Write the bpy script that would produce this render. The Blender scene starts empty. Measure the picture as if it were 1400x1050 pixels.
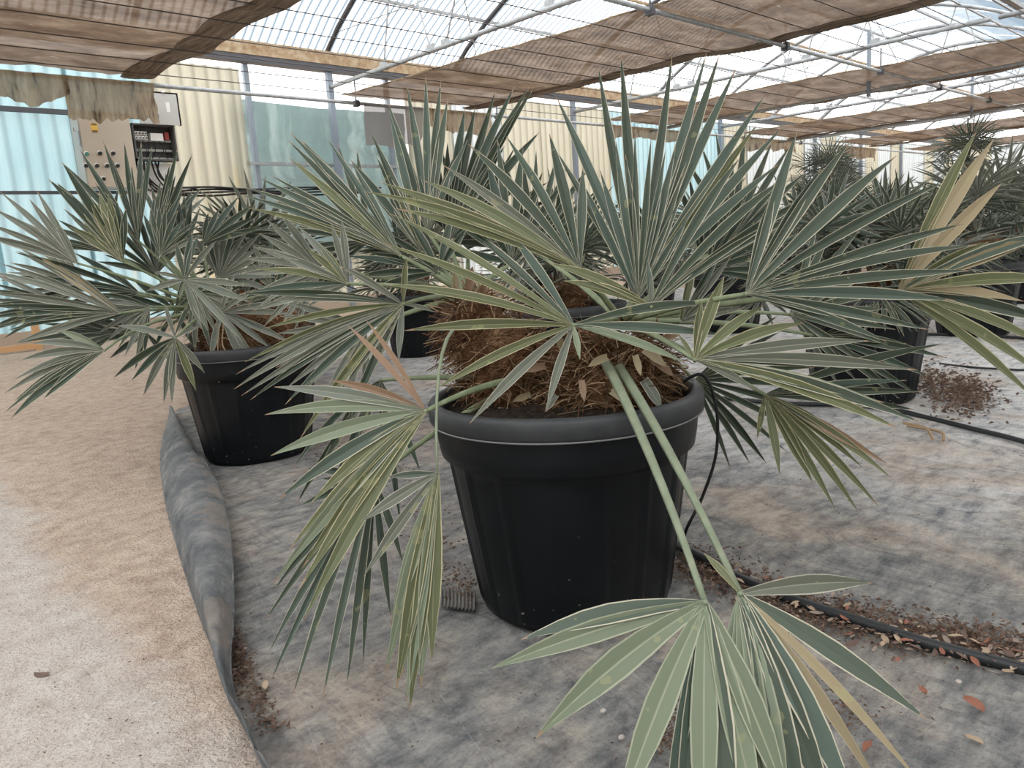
import bpy, math, random
import numpy as np
from mathutils import Vector, Matrix, noise
random.seed(7)
V = Vector
scene = bpy.context.scene
COL = scene.collection

# ------------------------------------------------------------------ camera
FPX = 1060.0
PITCH, ROLL, YAW, CAMH = (math.radians(10.2), math.radians(3.9), math.radians(43.8), 0.9)
FWD = V((math.sin(YAW)*math.cos(PITCH), math.cos(YAW)*math.cos(PITCH), -math.sin(PITCH)))
_r0 = V((math.cos(YAW), -math.sin(YAW), 0)); _u0 = _r0.cross(FWD)
RGT = _r0*math.cos(ROLL) - _u0*math.sin(ROLL)
UPV = _u0*math.cos(ROLL) + _r0*math.sin(ROLL)
EYE = V((0, 0, CAMH))
cd = bpy.data.cameras.new('camera'); cam = bpy.data.objects.new('camera', cd); COL.objects.link(cam)
cd.sensor_fit = 'HORIZONTAL'; cd.sensor_width = 36.0; cd.lens = 36.0*FPX/1400.0
cd.clip_start = 0.02; cd.clip_end = 500
cam.matrix_world = Matrix(((RGT.x, UPV.x, -FWD.x, EYE.x), (RGT.y, UPV.y, -FWD.y, EYE.y), (RGT.z, UPV.z, -FWD.z, EYE.z), (0, 0, 0, 1)))
scene.camera = cam

# ------------------------------------------------------------------ world and exposure
w = bpy.data.worlds.new('overcast_sky'); scene.world = w; w.use_nodes = True
bg = w.node_tree.nodes['Background']; bg.inputs[0].default_value = (1.0, 0.985, 0.965, 1); bg.inputs[1].default_value = 1.0
vs = scene.view_settings
vs.view_transform = 'Standard'; vs.look = 'None'; vs.gamma = 1.0; vs.use_curve_mapping = False
vs.exposure = 1.95

# ------------------------------------------------------------------ pixel helpers (photo is 1400 x 1050)
def ray(px, py): return FWD + RGT*((px-700)/FPX) - UPV*((py-525)/FPX)
def P(px, py, d): return EYE + ray(px, py)*d                      # at a depth along the view axis
def G(px, py, z=0.0): d = ray(px, py); return EYE + d*((z-CAMH)/d.z)   # on a horizontal plane
def W(px, py, Y): d = ray(px, py); return EYE + d*(Y/d.y)         # on a plane parallel to the back wall

# ------------------------------------------------------------------ materials
MATS = {}
def mat(name, col, rough=0.6, build=None, metal=0.0, spec=0.4):
    if name in MATS: return MATS[name]
    m = bpy.data.materials.new(name); m.use_nodes = True
    nt = m.node_tree; b = nt.nodes['Principled BSDF']
    b.inputs['Base Color'].default_value = (*col, 1); b.inputs['Roughness'].default_value = rough
    b.inputs['Metallic'].default_value = metal; b.inputs['Specular IOR Level'].default_value = spec
    if build: build(nt, b)
    MATS[name] = m
    return m
def N(nt, typ, **kw):
    n = nt.nodes.new(typ)
    for k, v in kw.items():
        if k in n.inputs: n.inputs[k].default_value = v
        else: setattr(n, k, v)
    return n
def L(nt, a, b): nt.links.new(a, b)
def tex_noise(nt, scale, detail=4, rough=0.6, coord='Object', stretch=None, dist=0.0):
    tc = N(nt, 'ShaderNodeTexCoord')
    n = N(nt, 'ShaderNodeTexNoise'); n.inputs['Scale'].default_value = scale; n.inputs['Detail'].default_value = detail
    n.inputs['Roughness'].default_value = rough; n.inputs['Distortion'].default_value = dist
    if stretch:
        mp = N(nt, 'ShaderNodeMapping'); mp.inputs['Scale'].default_value = stretch
        L(nt, tc.outputs[coord], mp.inputs['Vector']); L(nt, mp.outputs[0], n.inputs['Vector'])
    else: L(nt, tc.outputs[coord], n.inputs['Vector'])
    return n.outputs['Fac']
def ramp(nt, fac, stops):
    r = N(nt, 'ShaderNodeValToRGB'); e = r.color_ramp.elements
    while len(e) < len(stops): e.new(0.5)
    for i, (p, c) in enumerate(stops):
        e[i].position = p; e[i].color = (*c, 1) if len(c) == 3 else c
    L(nt, fac, r.inputs['Fac']); return r.outputs['Color']
def mix(nt, fac, a, b, mode='MIX'):
    m = N(nt, 'ShaderNodeMix', data_type='RGBA', blend_type=mode)
    for s, v in ((0, fac), (6, a), (7, b)):
        if hasattr(v, 'is_output') or isinstance(v, bpy.types.NodeSocket): L(nt, v, m.inputs[s])
        else: m.inputs[s].default_value = v if not isinstance(v, tuple) or len(v) == 4 else (*v, 1)
    return m.outputs[2]
def math_(nt, op, a, b=None, c=None):
    m = N(nt, 'ShaderNodeMath', operation=op)
    for i, v in enumerate((a, b, c)):
        if v is None: continue
        if isinstance(v, bpy.types.NodeSocket): L(nt, v, m.inputs[i])
        else: m.inputs[i].default_value = v
    return m.outputs[0]
def bump(nt, b, h, strength=0.3, dist=0.01):
    bm = N(nt, 'ShaderNodeBump'); bm.inputs['Strength'].default_value = strength; bm.inputs['Distance'].default_value = dist
    L(nt, h, bm.inputs['Height']); L(nt, bm.outputs[0], b.inputs['Normal'])

def leaf_mat(name, top, edge, tip=(0.30, 0.21, 0.14), tipstart=0.965, midrib=None, streak=0.35):
    def bld(nt, b):
        uv = N(nt, 'ShaderNodeUVMap'); sp = N(nt, 'ShaderNodeSeparateXYZ'); L(nt, uv.outputs[0], sp.inputs[0])
        oi = N(nt, 'ShaderNodeObjectInfo')
        var = ramp(nt, oi.outputs['Random'], [(0, tuple(c*0.72 for c in top)), (0.5, top), (1, tuple(min(1, c*1.25+0.01*i) for i, c in enumerate(top)))])
        st = tex_noise(nt, 1.0, 3, 0.6, 'UV', (22, 1.6, 1))
        c = mix(nt, math_(nt, 'MULTIPLY', st, streak), var, tuple(min(1, x*1.7) for x in top))
        blotch = tex_noise(nt, 14, 3, 0.6)
        c = mix(nt, math_(nt, 'MULTIPLY', math_(nt, 'GREATER_THAN', blotch, 0.66), 0.35), c, (0.34, 0.33, 0.16))
        e = math_(nt, 'MULTIPLY', math_(nt, 'ABSOLUTE', math_(nt, 'SUBTRACT', sp.outputs[0], 0.5)), 2.0)
        c = mix(nt, math_(nt, 'GREATER_THAN', e, 0.87), c, edge)
        if midrib: c = mix(nt, math_(nt, 'LESS_THAN', e, 0.07), c, midrib)
        tn = math_(nt, 'ADD', sp.outputs[1], math_(nt, 'MULTIPLY', math_(nt, 'SUBTRACT', blotch, 0.5), 0.16))
        c = mix(nt, math_(nt, 'GREATER_THAN', tn, tipstart), c, tip)
        L(nt, c, b.inputs['Base Color'])
        t = N(nt, 'ShaderNodeBsdfTranslucent'); L(nt, c, t.inputs[0])
        ms = N(nt, 'ShaderNodeMixShader'); ms.inputs[0].default_value = 0.12
        L(nt, b.outputs[0], ms.inputs[1]); L(nt, t.outputs[0], ms.inputs[2])
        L(nt, ms.outputs[0], nt.nodes['Material Output'].inputs[0])
    return mat(name, top, 0.5, bld, spec=0.35)
LG = leaf_mat('frond_grey_green', (0.064, 0.083, 0.060), (0.50, 0.47, 0.36))
LD = leaf_mat('frond_dark_green', (0.036, 0.050, 0.031), (0.34, 0.33, 0.25))
LO = leaf_mat('frond_olive', (0.108, 0.118, 0.056), (0.46, 0.42, 0.27), midrib=(0.22, 0.23, 0.13))
LP = leaf_mat('frond_pale_grey', (0.165, 0.195, 0.13), (0.34, 0.36, 0.26), midrib=(0.30, 0.32, 0.225))
LW = leaf_mat('frond_dusty', (0.118, 0.127, 0.098), (0.42, 0.40, 0.33), midrib=(0.25, 0.25, 0.2))
LT = leaf_mat('frond_tan_dry', (0.26, 0.21, 0.125), (0.38, 0.31, 0.20))
LB = leaf_mat('frond_brown_dry', (0.23, 0.145, 0.09), (0.32, 0.22, 0.145))

def b_petiole(nt, b):
    n = tex_noise(nt, 25, 3)
    L(nt, ramp(nt, n, [(0.3, (0.16, 0.20, 0.11)), (0.7, (0.27, 0.31, 0.19))]), b.inputs['Base Color'])
M_PET = mat('petiole_green', (0.2, 0.25, 0.14), 0.5, b_petiole)
def b_petp(nt, b):
    n = tex_noise(nt, 25, 3)
    L(nt, ramp(nt, n, [(0.3, (0.16, 0.19, 0.125)), (0.7, (0.225, 0.255, 0.175))]), b.inputs['Base Color'])
M_PETP = mat('petiole_pale', (0.3, 0.38, 0.28), 0.5, b_petp)

def b_pot(nt, b):
    n = tex_noise(nt, 3, 5, 0.7)
    c = ramp(nt, n, [(0.35, (0.0045, 0.0055, 0.007)), (0.75, (0.011, 0.013, 0.015))])
    s = tex_noise(nt, 70, 2, 0.5)
    tc = N(nt, 'ShaderNodeTexCoord'); sp = N(nt, 'ShaderNodeSeparateXYZ'); L(nt, tc.outputs['Object'], sp.inputs[0])
    low = N(nt, 'ShaderNodeMapRange'); low.inputs[1].default_value = 0.0; low.inputs[2].default_value = 0.25; low.inputs[3].default_value = 0.70; low.inputs[4].default_value = 0.80
    L(nt, sp.outputs[2], low.inputs[0])
    c = mix(nt, math_(nt, 'GREATER_THAN', s, low.outputs[0]), c, (0.30, 0.26, 0.22))
    L(nt, c, b.inputs['Base Color'])
    bump(nt, b, tex_noise(nt, 40, 3), 0.08, 0.004)
M_POT = mat('black_plastic', (0.015, 0.016, 0.018), 0.38, b_pot, spec=0.2)
def b_soil(nt, b):
    n = tex_noise(nt, 60, 6, 0.75)
    L(nt, ramp(nt, n, [(0.35, (0.012, 0.009, 0.007)), (0.6, (0.06, 0.045, 0.035)), (0.8, (0.16, 0.12, 0.09))]), b.inputs['Base Color'])
    bump(nt, b, n, 0.9, 0.02)
M_SOIL = mat('potting_soil', (0.04, 0.03, 0.025), 0.95, b_soil, spec=0.1)
def b_fib(nt, b):
    n = tex_noise(nt, 18, 5, 0.7)
    L(nt, ramp(nt, n, [(0.3, (0.055, 0.026, 0.014)), (0.55, (0.16, 0.085, 0.045)), (0.8, (0.33, 0.22, 0.13))]), b.inputs['Base Color'])
    bump(nt, b, tex_noise(nt, 90, 4), 0.8, 0.01)
M_FIB = mat('palm_fibre', (0.15, 0.08, 0.05), 0.9, b_fib, spec=0.1)
M_FIBL = mat('palm_fibre_light', (0.34, 0.24, 0.15), 0.85, spec=0.1)

def b_floor(nt, b):
    tc = N(nt, 'ShaderNodeTexCoord'); sp = N(nt, 'ShaderNodeSeparateXYZ'); L(nt, tc.outputs['Object'], sp.inputs[0])
    n1 = tex_noise(nt, 1.3, 6, 0.65); n2 = tex_noise(nt, 14, 6, 0.7); n3 = tex_noise(nt, 90, 3, 0.6); nw = tex_noise(nt, 2.6, 5, 0.65)
    dirt = ramp(nt, n1, [(0.3, (0.40, 0.30, 0.235)), (0.5, (0.52, 0.405, 0.32)), (0.7, (0.61, 0.50, 0.41))])
    dirt = mix(nt, 0.55, dirt, ramp(nt, n2, [(0.32, (0.25, 0.18, 0.14)), (0.5, (0.50, 0.395, 0.315)), (0.7, (0.70, 0.60, 0.51))]))
    conc = ramp(nt, n2, [(0.3, (0.43, 0.37, 0.33)), (0.52, (0.55, 0.495, 0.455)), (0.75, (0.63, 0.59, 0.555))])
    # edge of the concrete track: a line through two ground points, wobbled by noise
    a = G(40, 705); c = G(300, 1020); dx, dy = (c-a).x, (c-a).y; ln = math.hypot(dx, dy); nx, ny = dy/ln, -dx/ln
    if (G(0, 1000)-a).x*nx + (G(0, 1000)-a).y*ny < 0: nx, ny = -nx, -ny
    d = math_(nt, 'ADD', math_(nt, 'MULTIPLY', math_(nt, 'SUBTRACT', sp.outputs[0], a.x), nx), math_(nt, 'MULTIPLY', math_(nt, 'SUBTRACT', sp.outputs[1], a.y), ny))
    d = math_(nt, 'ADD', d, math_(nt, 'MULTIPLY', math_(nt, 'SUBTRACT', nw, 0.5), 0.45))
    mr = N(nt, 'ShaderNodeMapRange'); mr.inputs[1].default_value = -0.06; mr.inputs[2].default_value = 0.07; L(nt, d, mr.inputs[0])
    col = mix(nt, mr.outputs[0], dirt, conc)
    grain = ramp(nt, tex_noise(nt, 130, 3, 0.7), [(0.3, (0.55, 0.53, 0.51)), (0.5, (1, 1, 1)), (0.7, (1.0, 1.0, 1.0))])
    col = mix(nt, 0.75, col, grain, 'MULTIPLY')
    crumb = math_(nt, 'GREATER_THAN', tex_noise(nt, 75, 3, 0.6), 0.70)
    col = mix(nt, math_(nt, 'MULTIPLY', crumb, 0.55), col, (0.13, 0.09, 0.07))
    L(nt, col, b.inputs['Base Color'])
    bump(nt, b, math_(nt, 'ADD', n2, math_(nt, 'MULTIPLY', n3, 0.5)), 0.8, 0.04)
M_FLOOR = mat('packed_dirt_and_concrete', (0.5, 0.42, 0.35), 0.92, b_floor, spec=0.15)

def b_fabric(nt, b):
    n1 = tex_noise(nt, 1.6, 6, 0.65, dist=0.6); n2 = tex_noise(nt, 9, 6, 0.7, stretch=(1, 2.2, 1)); n3 = tex_noise(nt, 3.5, 6, 0.7, dist=0.4)
    cloth = ramp(nt, n2, [(0.32, (0.15, 0.155, 0.165)), (0.5, (0.31, 0.305, 0.295)), (0.7, (0.50, 0.475, 0.44))])
    chalk = ramp(nt, n2, [(0.34, (0.34, 0.36, 0.395)), (0.47, (0.68, 0.68, 0.675)), (0.66, (0.84, 0.83, 0.81))])
    dust = ramp(nt, n2, [(0.32, (0.40, 0.32, 0.26)), (0.68, (0.68, 0.58, 0.48))])
    tc = N(nt, 'ShaderNodeTexCoord'); sp = N(nt, 'ShaderNodeSeparateXYZ'); L(nt, tc.outputs['Object'], sp.inputs[0])
    # older, chalkier cloth on the far and right-hand side of the pot row
    q = math_(nt, 'SUBTRACT', math_(nt, 'MULTIPLY', sp.outputs[0], 0.9), math_(nt, 'MULTIPLY', sp.outputs[1], 0.12))
    q = math_(nt, 'ADD', q, math_(nt, 'MULTIPLY', math_(nt, 'SUBTRACT', n3, 0.5), 1.6))
    mr = N(nt, 'ShaderNodeMapRange'); mr.inputs[1].default_value = 0.9; mr.inputs[2].default_value = 1.7; L(nt, q, mr.inputs[0])
    col = mix(nt, mr.outputs[0], cloth, chalk)
    dm = N(nt, 'ShaderNodeMapRange'); dm.inputs[1].default_value = 0.49; dm.inputs[2].default_value = 0.64; L(nt, n1, dm.inputs[0])
    col = mix(nt, math_(nt, 'MULTIPLY', dm.outputs[0], 0.75), col, dust)
    # woven marker threads
    def thread(sock, per, off):
        f = math_(nt, 'FRACT', math_(nt, 'ADD', math_(nt, 'DIVIDE', sock, per), off))
        return math_(nt, 'LESS_THAN', f, 0.008)
    ta, tb = G(350, 745), G(470, 1040); td = (tb-ta).normalized()
    rx = math_(nt, 'ADD', math_(nt, 'MULTIPLY', sp.outputs[0], -td.y), math_(nt, 'MULTIPLY', sp.outputs[1], td.x))
    th = math_(nt, 'MULTIPLY', thread(rx, 0.26, 0.2), math_(nt, 'GREATER_THAN', tex_noise(nt, 30, 2), 0.45))
    col = mix(nt, math_(nt, 'MULTIPLY', th, 0.35), col, (0.6, 0.59, 0.57))
    grain = ramp(nt, tex_noise(nt, 120, 3, 0.7), [(0.3, (0.55, 0.54, 0.53)), (0.5, (1, 1, 1)), (0.7, (1.0, 1.0, 1.0))])
    col = mix(nt, 0.7, col, grain, 'MULTIPLY')
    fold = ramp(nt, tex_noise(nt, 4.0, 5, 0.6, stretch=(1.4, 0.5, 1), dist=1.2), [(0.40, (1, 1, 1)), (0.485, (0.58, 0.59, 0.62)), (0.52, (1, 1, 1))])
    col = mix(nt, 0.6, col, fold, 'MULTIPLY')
    crumb = math_(nt, 'GREATER_THAN', tex_noise(nt, 70, 3, 0.6), 0.71)
    col = mix(nt, math_(nt, 'MULTIPLY', crumb, 0.6), col, (0.10, 0.07, 0.055))
    L(nt, col, b.inputs['Base Color'])
    wv = N(nt, 'ShaderNodeTexWave'); wv.inputs['Scale'].default_value = 160; L(nt, tc.outputs['Object'], wv.inputs['Vector'])
    bump(nt, b, math_(nt, 'ADD', n2, math_(nt, 'MULTIPLY', wv.outputs['Fac'], 0.06)), 0.85, 0.035)
M_FABRIC = mat('woven_ground_cover', (0.25, 0.25, 0.25), 0.85, b_fabric, spec=0.2)
def b_lip(nt, b):
    n = tex_noise(nt, 7, 6, 0.7, stretch=(1, 1, 2)); n2 = tex_noise(nt, 3, 4, 0.6)
    c = ramp(nt, n, [(0.32, (0.06, 0.065, 0.073)), (0.5, (0.125, 0.128, 0.132)), (0.7, (0.25, 0.24, 0.225))])
    c = mix(nt, math_(nt, 'MULTIPLY', math_(nt, 'GREATER_THAN', n2, 0.6), 0.45), c, (0.22, 0.18, 0.145))
    L(nt, c, b.inputs['Base Color'])
    wv = N(nt, 'ShaderNodeTexNoise'); wv.inputs['Scale'].default_value = 8
    bump(nt, b, n, 0.6, 0.02)
M_LIP = mat('woven_ground_cover_fold', (0.2, 0.2, 0.2), 0.8, b_lip, spec=0.25)
M_SCRAP = mat('ribbed_mat_grey', (0.16, 0.15, 0.14), 0.8)

def sheet(name, col, transl, transp, rough=0.5, build=None):
    """thin sheet that lets light through"""
    def bld(nt, b):
        if build: build(nt, b)
        src = b.inputs['Base Color']
        t = N(nt, 'ShaderNodeBsdfTranslucent')
        if src.is_linked: L(nt, src.links[0].from_socket, t.inputs[0])
        else: t.inputs[0].default_value = (*col, 1)
        m1 = N(nt, 'ShaderNodeMixShader'); m1.inputs[0].default_value = transl
        L(nt, b.outputs[0], m1.inputs[1]); L(nt, t.outputs[0], m1.inputs[2])
        tr = N(nt, 'ShaderNodeBsdfTransparent')
        m2 = N(nt, 'ShaderNodeMixShader'); m2.inputs[0].default_value = transp
        L(nt, m1.outputs[0], m2.inputs[1]); L(nt, tr.outputs[0], m2.inputs[2])
        L(nt, m2.outputs[0], nt.nodes['Material Output'].inputs[0])
    return mat(name, col, rough, bld)
def roof_mat():
    m = sheet('clear_corrugated_sheet', (0.86, 0.93, 0.98), 0.75, 0.5, 0.3); nt = m.node_tree
    # corrugation shading painted in: valley stripes are darker and less clear
    tc = N(nt, 'ShaderNodeTexCoord'); sp = N(nt, 'ShaderNodeSeparateXYZ'); L(nt, tc.outputs['Object'], sp.inputs[0])
    sn = math_(nt, 'SINE', math_(nt, 'MULTIPLY', sp.outputs[0], 2*math.pi/0.14))
    mr = N(nt, 'ShaderNodeMapRange'); mr.inputs[1].default_value = -0.75; mr.inputs[2].default_value = -0.05; mr.inputs[3].default_value = 0.05; mr.inputs[4].default_value = 0.55
    L(nt, sn, mr.inputs[0])
    tn = tex_noise(nt, 1.5, 4, 0.6, stretch=(3, 0.4, 1))
    fac = math_(nt, 'MINIMUM', math_(nt, 'MULTIPLY', math_(nt, 'ADD', math_(nt, 'MULTIPLY', mr.outputs[0], 0.80), 0.02), math_(nt, 'ADD', 0.7, math_(nt, 'MULTIPLY', tn, 0.6))), 0.95)
    vc = mix(nt, mr.outputs[0], (0.15, 0.20, 0.25), (0.90, 0.95, 0.98))
    for n_ in nt.nodes:
        if n_.bl_idname == 'ShaderNodeBsdfTranslucent': L(nt, vc, n_.inputs[0])
        if n_.bl_idname == 'ShaderNodeBsdfPrincipled': L(nt, vc, n_.inputs['Base Color'])
    mr.inputs[3].default_value = 0.0; mr.inputs[4].default_value = 1.0
    out = nt.nodes['Material Output'].inputs[0].links[0].from_node
    L(nt, fac, out.inputs[0])
    return m
M_ROOF = roof_mat()
def stainy(c0, c1, stain, thr=0.62, valley_shade=0.55):
    def bld(nt, b):
        n = tex_noise(nt, 2.0, 5, 0.65, stretch=(1.2, 1, 0.35)); n2 = tex_noise(nt, 1.2, 4, 0.6, stretch=(2.5, 1, 0.25))
        c = ramp(nt, n, [(0.3, c0), (0.7, c1)])
        mr = N(nt, 'ShaderNodeMapRange'); mr.inputs[1].default_value = thr; mr.inputs[2].default_value = thr+0.15; L(nt, n2, mr.inputs[0])
        c = mix(nt, mr.outputs[0], c, stain)
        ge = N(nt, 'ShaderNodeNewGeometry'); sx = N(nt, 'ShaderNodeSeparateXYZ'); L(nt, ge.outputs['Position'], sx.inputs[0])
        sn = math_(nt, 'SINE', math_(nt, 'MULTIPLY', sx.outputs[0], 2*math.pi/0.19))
        vr = N(nt, 'ShaderNodeMapRange'); vr.inputs[1].default_value = -1.0; vr.inputs[2].default_value = -0.2; vr.inputs[3].default_value = valley_shade; vr.inputs[4].default_value = 0.0; L(nt, sn, vr.inputs[0])  # corrugation shading painted into the colour as darker valley stripes
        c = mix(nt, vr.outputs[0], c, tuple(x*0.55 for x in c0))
        L(nt, c, b.inputs['Base Color'])
    return bld
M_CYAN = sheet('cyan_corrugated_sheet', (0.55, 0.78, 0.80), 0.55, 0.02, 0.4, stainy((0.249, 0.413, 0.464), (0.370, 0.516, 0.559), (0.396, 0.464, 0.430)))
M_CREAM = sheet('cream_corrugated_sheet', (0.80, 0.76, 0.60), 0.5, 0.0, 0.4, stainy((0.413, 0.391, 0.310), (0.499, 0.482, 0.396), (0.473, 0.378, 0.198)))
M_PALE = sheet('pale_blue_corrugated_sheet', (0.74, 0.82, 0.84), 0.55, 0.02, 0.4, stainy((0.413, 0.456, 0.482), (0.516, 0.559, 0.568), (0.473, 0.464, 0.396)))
M_NETC = sheet('teal_net', (0.16, 0.30, 0.29), 0.4, 0.04, 0.8, stainy((0.045, 0.11, 0.107), (0.085, 0.175, 0.165), (0.20, 0.29, 0.28), 0.54, 0.0))
M_PLAS = sheet('clear_plastic_film', (0.5, 0.55, 0.57), 0.5, 0.84, 0.25)
def b_cloth(nt, b):
    tc = N(nt, 'ShaderNodeTexCoord')
    wv = N(nt, 'ShaderNodeTexWave', bands_direction='Y'); wv.inputs['Scale'].default_value = 14; wv.inputs['Distortion'].default_value = 1.5; wv.inputs['Detail'].default_value = 2
    L(nt, tc.outputs['Object'], wv.inputs['Vector'])
    n = tex_noise(nt, 1.5, 5, 0.65, stretch=(1, 2, 1)); n2 = tex_noise(nt, 5, 4, 0.6, stretch=(0.5, 4, 1))
    c = ramp(nt, n, [(0.35, (0.105, 0.068, 0.046)), (0.5, (0.19, 0.13, 0.09)), (0.68, (0.33, 0.25, 0.19))])
    c = mix(nt, math_(nt, 'MULTIPLY', wv.outputs['Fac'], 0.25), c, (0.14, 0.095, 0.065))
    c = mix(nt, math_(nt, 'MULTIPLY', math_(nt, 'GREATER_THAN', n2, 0.68), 0.45), c, (0.70, 0.64, 0.56))
    L(nt, c, b.inputs['Base Color'])
M_CLOTH = sheet('brown_shade_cloth', (0.4, 0.32, 0.25), 0.42, 0.03, 0.85, b_cloth)
M_CLOTHD = sheet('brown_shade_cloth_layers', (0.2, 0.14, 0.1), 0.15, 0.0, 0.9, lambda nt, b: L(nt, ramp(nt, tex_noise(nt, 2.5, 5, 0.7, stretch=(6, 0.7, 6)), [(0.35, (0.10, 0.066, 0.045)), (0.52, (0.24, 0.17, 0.12)), (0.7, (0.40, 0.32, 0.25))]), b.inputs['Base Color']))
def b_frin(nt, b):
    n = tex_noise(nt, 3, 5, 0.65, stretch=(3, 1, 0.5))
    L(nt, ramp(nt, n, [(0.36, (0.12, 0.075, 0.05)), (0.47, (0.40, 0.30, 0.205)), (0.72, (0.60, 0.47, 0.33))]), b.inputs['Base Color'])
M_FRIN = sheet('ragged_tan_cloth', (0.45, 0.38, 0.3), 0.5, 0.06, 0.85, b_frin)
M_WOOL = sheet('grey_woolly_fabric', (0.28, 0.255, 0.25), 0.45, 0.12, 0.9)

def b_galv(nt, b):
    n = tex_noise(nt, 12, 4, 0.6)
    L(nt, ramp(nt, n, [(0.3, (0.30, 0.31, 0.32)), (0.7, (0.46, 0.47, 0.48))]), b.inputs['Base Color'])
M_GALV = mat('galvanised_steel', (0.4, 0.41, 0.42), 0.5, b_galv, metal=0.5)
M_STEEL = mat('dark_weathered_steel', (0.10, 0.10, 0.11), 0.6, metal=0.3)
M_BLUEST = mat('blue_grey_painted_steel', (0.24, 0.28, 0.33), 0.55, metal=0.2)
def b_rust(nt, b):
    n = tex_noise(nt, 9, 6, 0.7)
    L(nt, ramp(nt, n, [(0.3, (0.26, 0.15, 0.075)), (0.5, (0.42, 0.30, 0.185)), (0.7, (0.55, 0.45, 0.33))]), b.inputs['Base Color'])
M_RUST = mat('rust_stained_fascia', (0.55, 0.38, 0.2), 0.8, b_rust)
M_BLACK = mat('black_rubber', (0.012, 0.012, 0.013), 0.5)
M_HOSE = mat('black_irrigation_hose', (0.02, 0.022, 0.024), 0.45)
M_WIRE = mat('thin_dark_wire', (0.07, 0.06, 0.055), 0.6)
M_BEIGE = mat('beige_enamel', (0.52, 0.44, 0.35), 0.5)
M_GREY = mat('grey_enamel', (0.48, 0.47, 0.44), 0.5)
M_DGREY = mat('dark_grey_interior', (0.10, 0.095, 0.09), 0.7)
M_WHITE = mat('white_plastic', (0.78, 0.76, 0.72), 0.5)
M_YEL = mat('yellow_warning_label', (0.80, 0.50, 0.10), 0.6)
M_RED = mat('red_plastic', (0.30, 0.04, 0.03), 0.5)
M_GRN = mat('green_plastic', (0.05, 0.22, 0.16), 0.5)
M_WOOD = mat('orange_timber', (0.58, 0.34, 0.17), 0.7)
M_CHIP = mat('bark_crumbs', (0.11, 0.07, 0.05), 0.95, lambda nt, b: L(nt, ramp(nt, tex_noise(nt, 40, 3), [(0.3, (0.05, 0.03, 0.022)), (0.55, (0.15, 0.10, 0.075)), (0.75, (0.36, 0.28, 0.22))]), b.inputs['Base Color']), spec=0.1)
M_DL = [mat('dry_leaf_red_brown', (0.25, 0.10, 0.065), 0.8), mat('dry_leaf_tan', (0.36, 0.27, 0.19), 0.8), mat('dry_leaf_grey', (0.25, 0.20, 0.17), 0.85), mat('dry_leaf_dark', (0.13, 0.085, 0.07), 0.85)]
M_PEB = mat('pale_pebble', (0.42, 0.38, 0.34), 0.8)

# ------------------------------------------------------------------ object helpers
ORG = {}
def mesh(name, verts, faces, material=None, smooth=False, uvs=None, sharp=None):
    me = bpy.data.meshes.new(name)
    me.from_pydata([tuple(v) for v in verts], [], faces)
    if uvs is not None:
        ul = me.uv_layers.new(name='UVMap')
        idx = np.empty(len(me.loops), dtype=np.int32); me.loops.foreach_get('vertex_index', idx)
        ul.data.foreach_set('uv', np.asarray(uvs, dtype=np.float32)[idx].ravel())
    if smooth: me.polygons.foreach_set('use_smooth', [True]*len(me.polygons))
    if sharp:
        att = me.attributes.new('sharp_edge', 'BOOLEAN', 'EDGE')
        for e in me.edges:
            if sharp(*e.vertices): att.data[e.index].value = True
    if material: me.materials.append(material)
    me.update()
    return me
def put(name, verts, faces, material, origin=(0, 0, 0), parent=None, **kw):
    """mesh object from world-space vertices, with its own origin"""
    o0 = V(origin)
    me = mesh(name, [V(v)-o0 for v in verts], faces, material, **kw)
    return link(name, me, o0, parent)
def link(name, data, origin, parent=None):
    o = bpy.data.objects.new(name, data); COL.objects.link(o)
    o0 = V(origin); ORG[o] = o0
    if parent is not None:
        o.parent = parent; o.location = o0-ORG[parent]
    else: o.location = o0
    return o
def tag(o, label=None, cat=None, group=None, kind=None):
    for k, v in (('label', label), ('category', cat), ('group', group), ('kind', kind)):
        if v: o[k] = v
    return o
def join(*parts):
    vs_, fs = [], []
    for v, f in parts:
        k = len(vs_); vs_ += list(v); fs += [tuple(i+k for i in q) for q in f]
    return vs_, fs
def box(a, b):
    (x0, y0, z0), (x1, y1, z1) = a, b
    v = [V((x, y, z)) for z in (z0, z1) for y in (y0, y1) for x in (x0, x1)]
    return v, [(0, 2, 3, 1), (4, 5, 7, 6), (0, 1, 5, 4), (2, 6, 7, 3), (0, 4, 6, 2), (1, 3, 7, 5)]
def tube(pts, r, n=6, flat=1.0, side=None, caps=True):
    """tube along points; r may be a list; flat < 1 flattens it"""
    pts = [V(p) for p in pts]; m = len(pts)
    rs = r if isinstance(r, (list, tuple)) else [r]*m
    vs_, fs = [], []
    prev = None
    for i, p in enumerate(pts):
        t = (pts[min(i+1, m-1)]-pts[max(i-1, 0)]).normalized()
        ref = prev if prev is not None else (side if side is not None else (V((0, 0, 1)) if abs(t.z) < 0.9 else V((1, 0, 0))))
        s = (ref-t*ref.dot(t)).normalized() if prev is not None or side is not None else t.cross(ref).normalized()
        prev = s; u = t.cross(s)
        for k in range(n):
            a = 2*math.pi*k/n
            vs_.append(p+s*(math.cos(a)*rs[i])+u*(math.sin(a)*rs[i]*flat))
    for i in range(m-1):
        for k in range(n):
            fs.append((i*n+k, i*n+(k+1) % n, (i+1)*n+(k+1) % n, (i+1)*n+k))
    if caps: fs += [tuple(range(n))[::-1], tuple(range((m-1)*n, m*n))]
    return vs_, fs
def bez(a, b, c, n): return [V(a)*(1-t)**2+V(b)*(2*t*(1-t))+V(c)*t*t for t in (i/(n-1) for i in range(n))]
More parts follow.
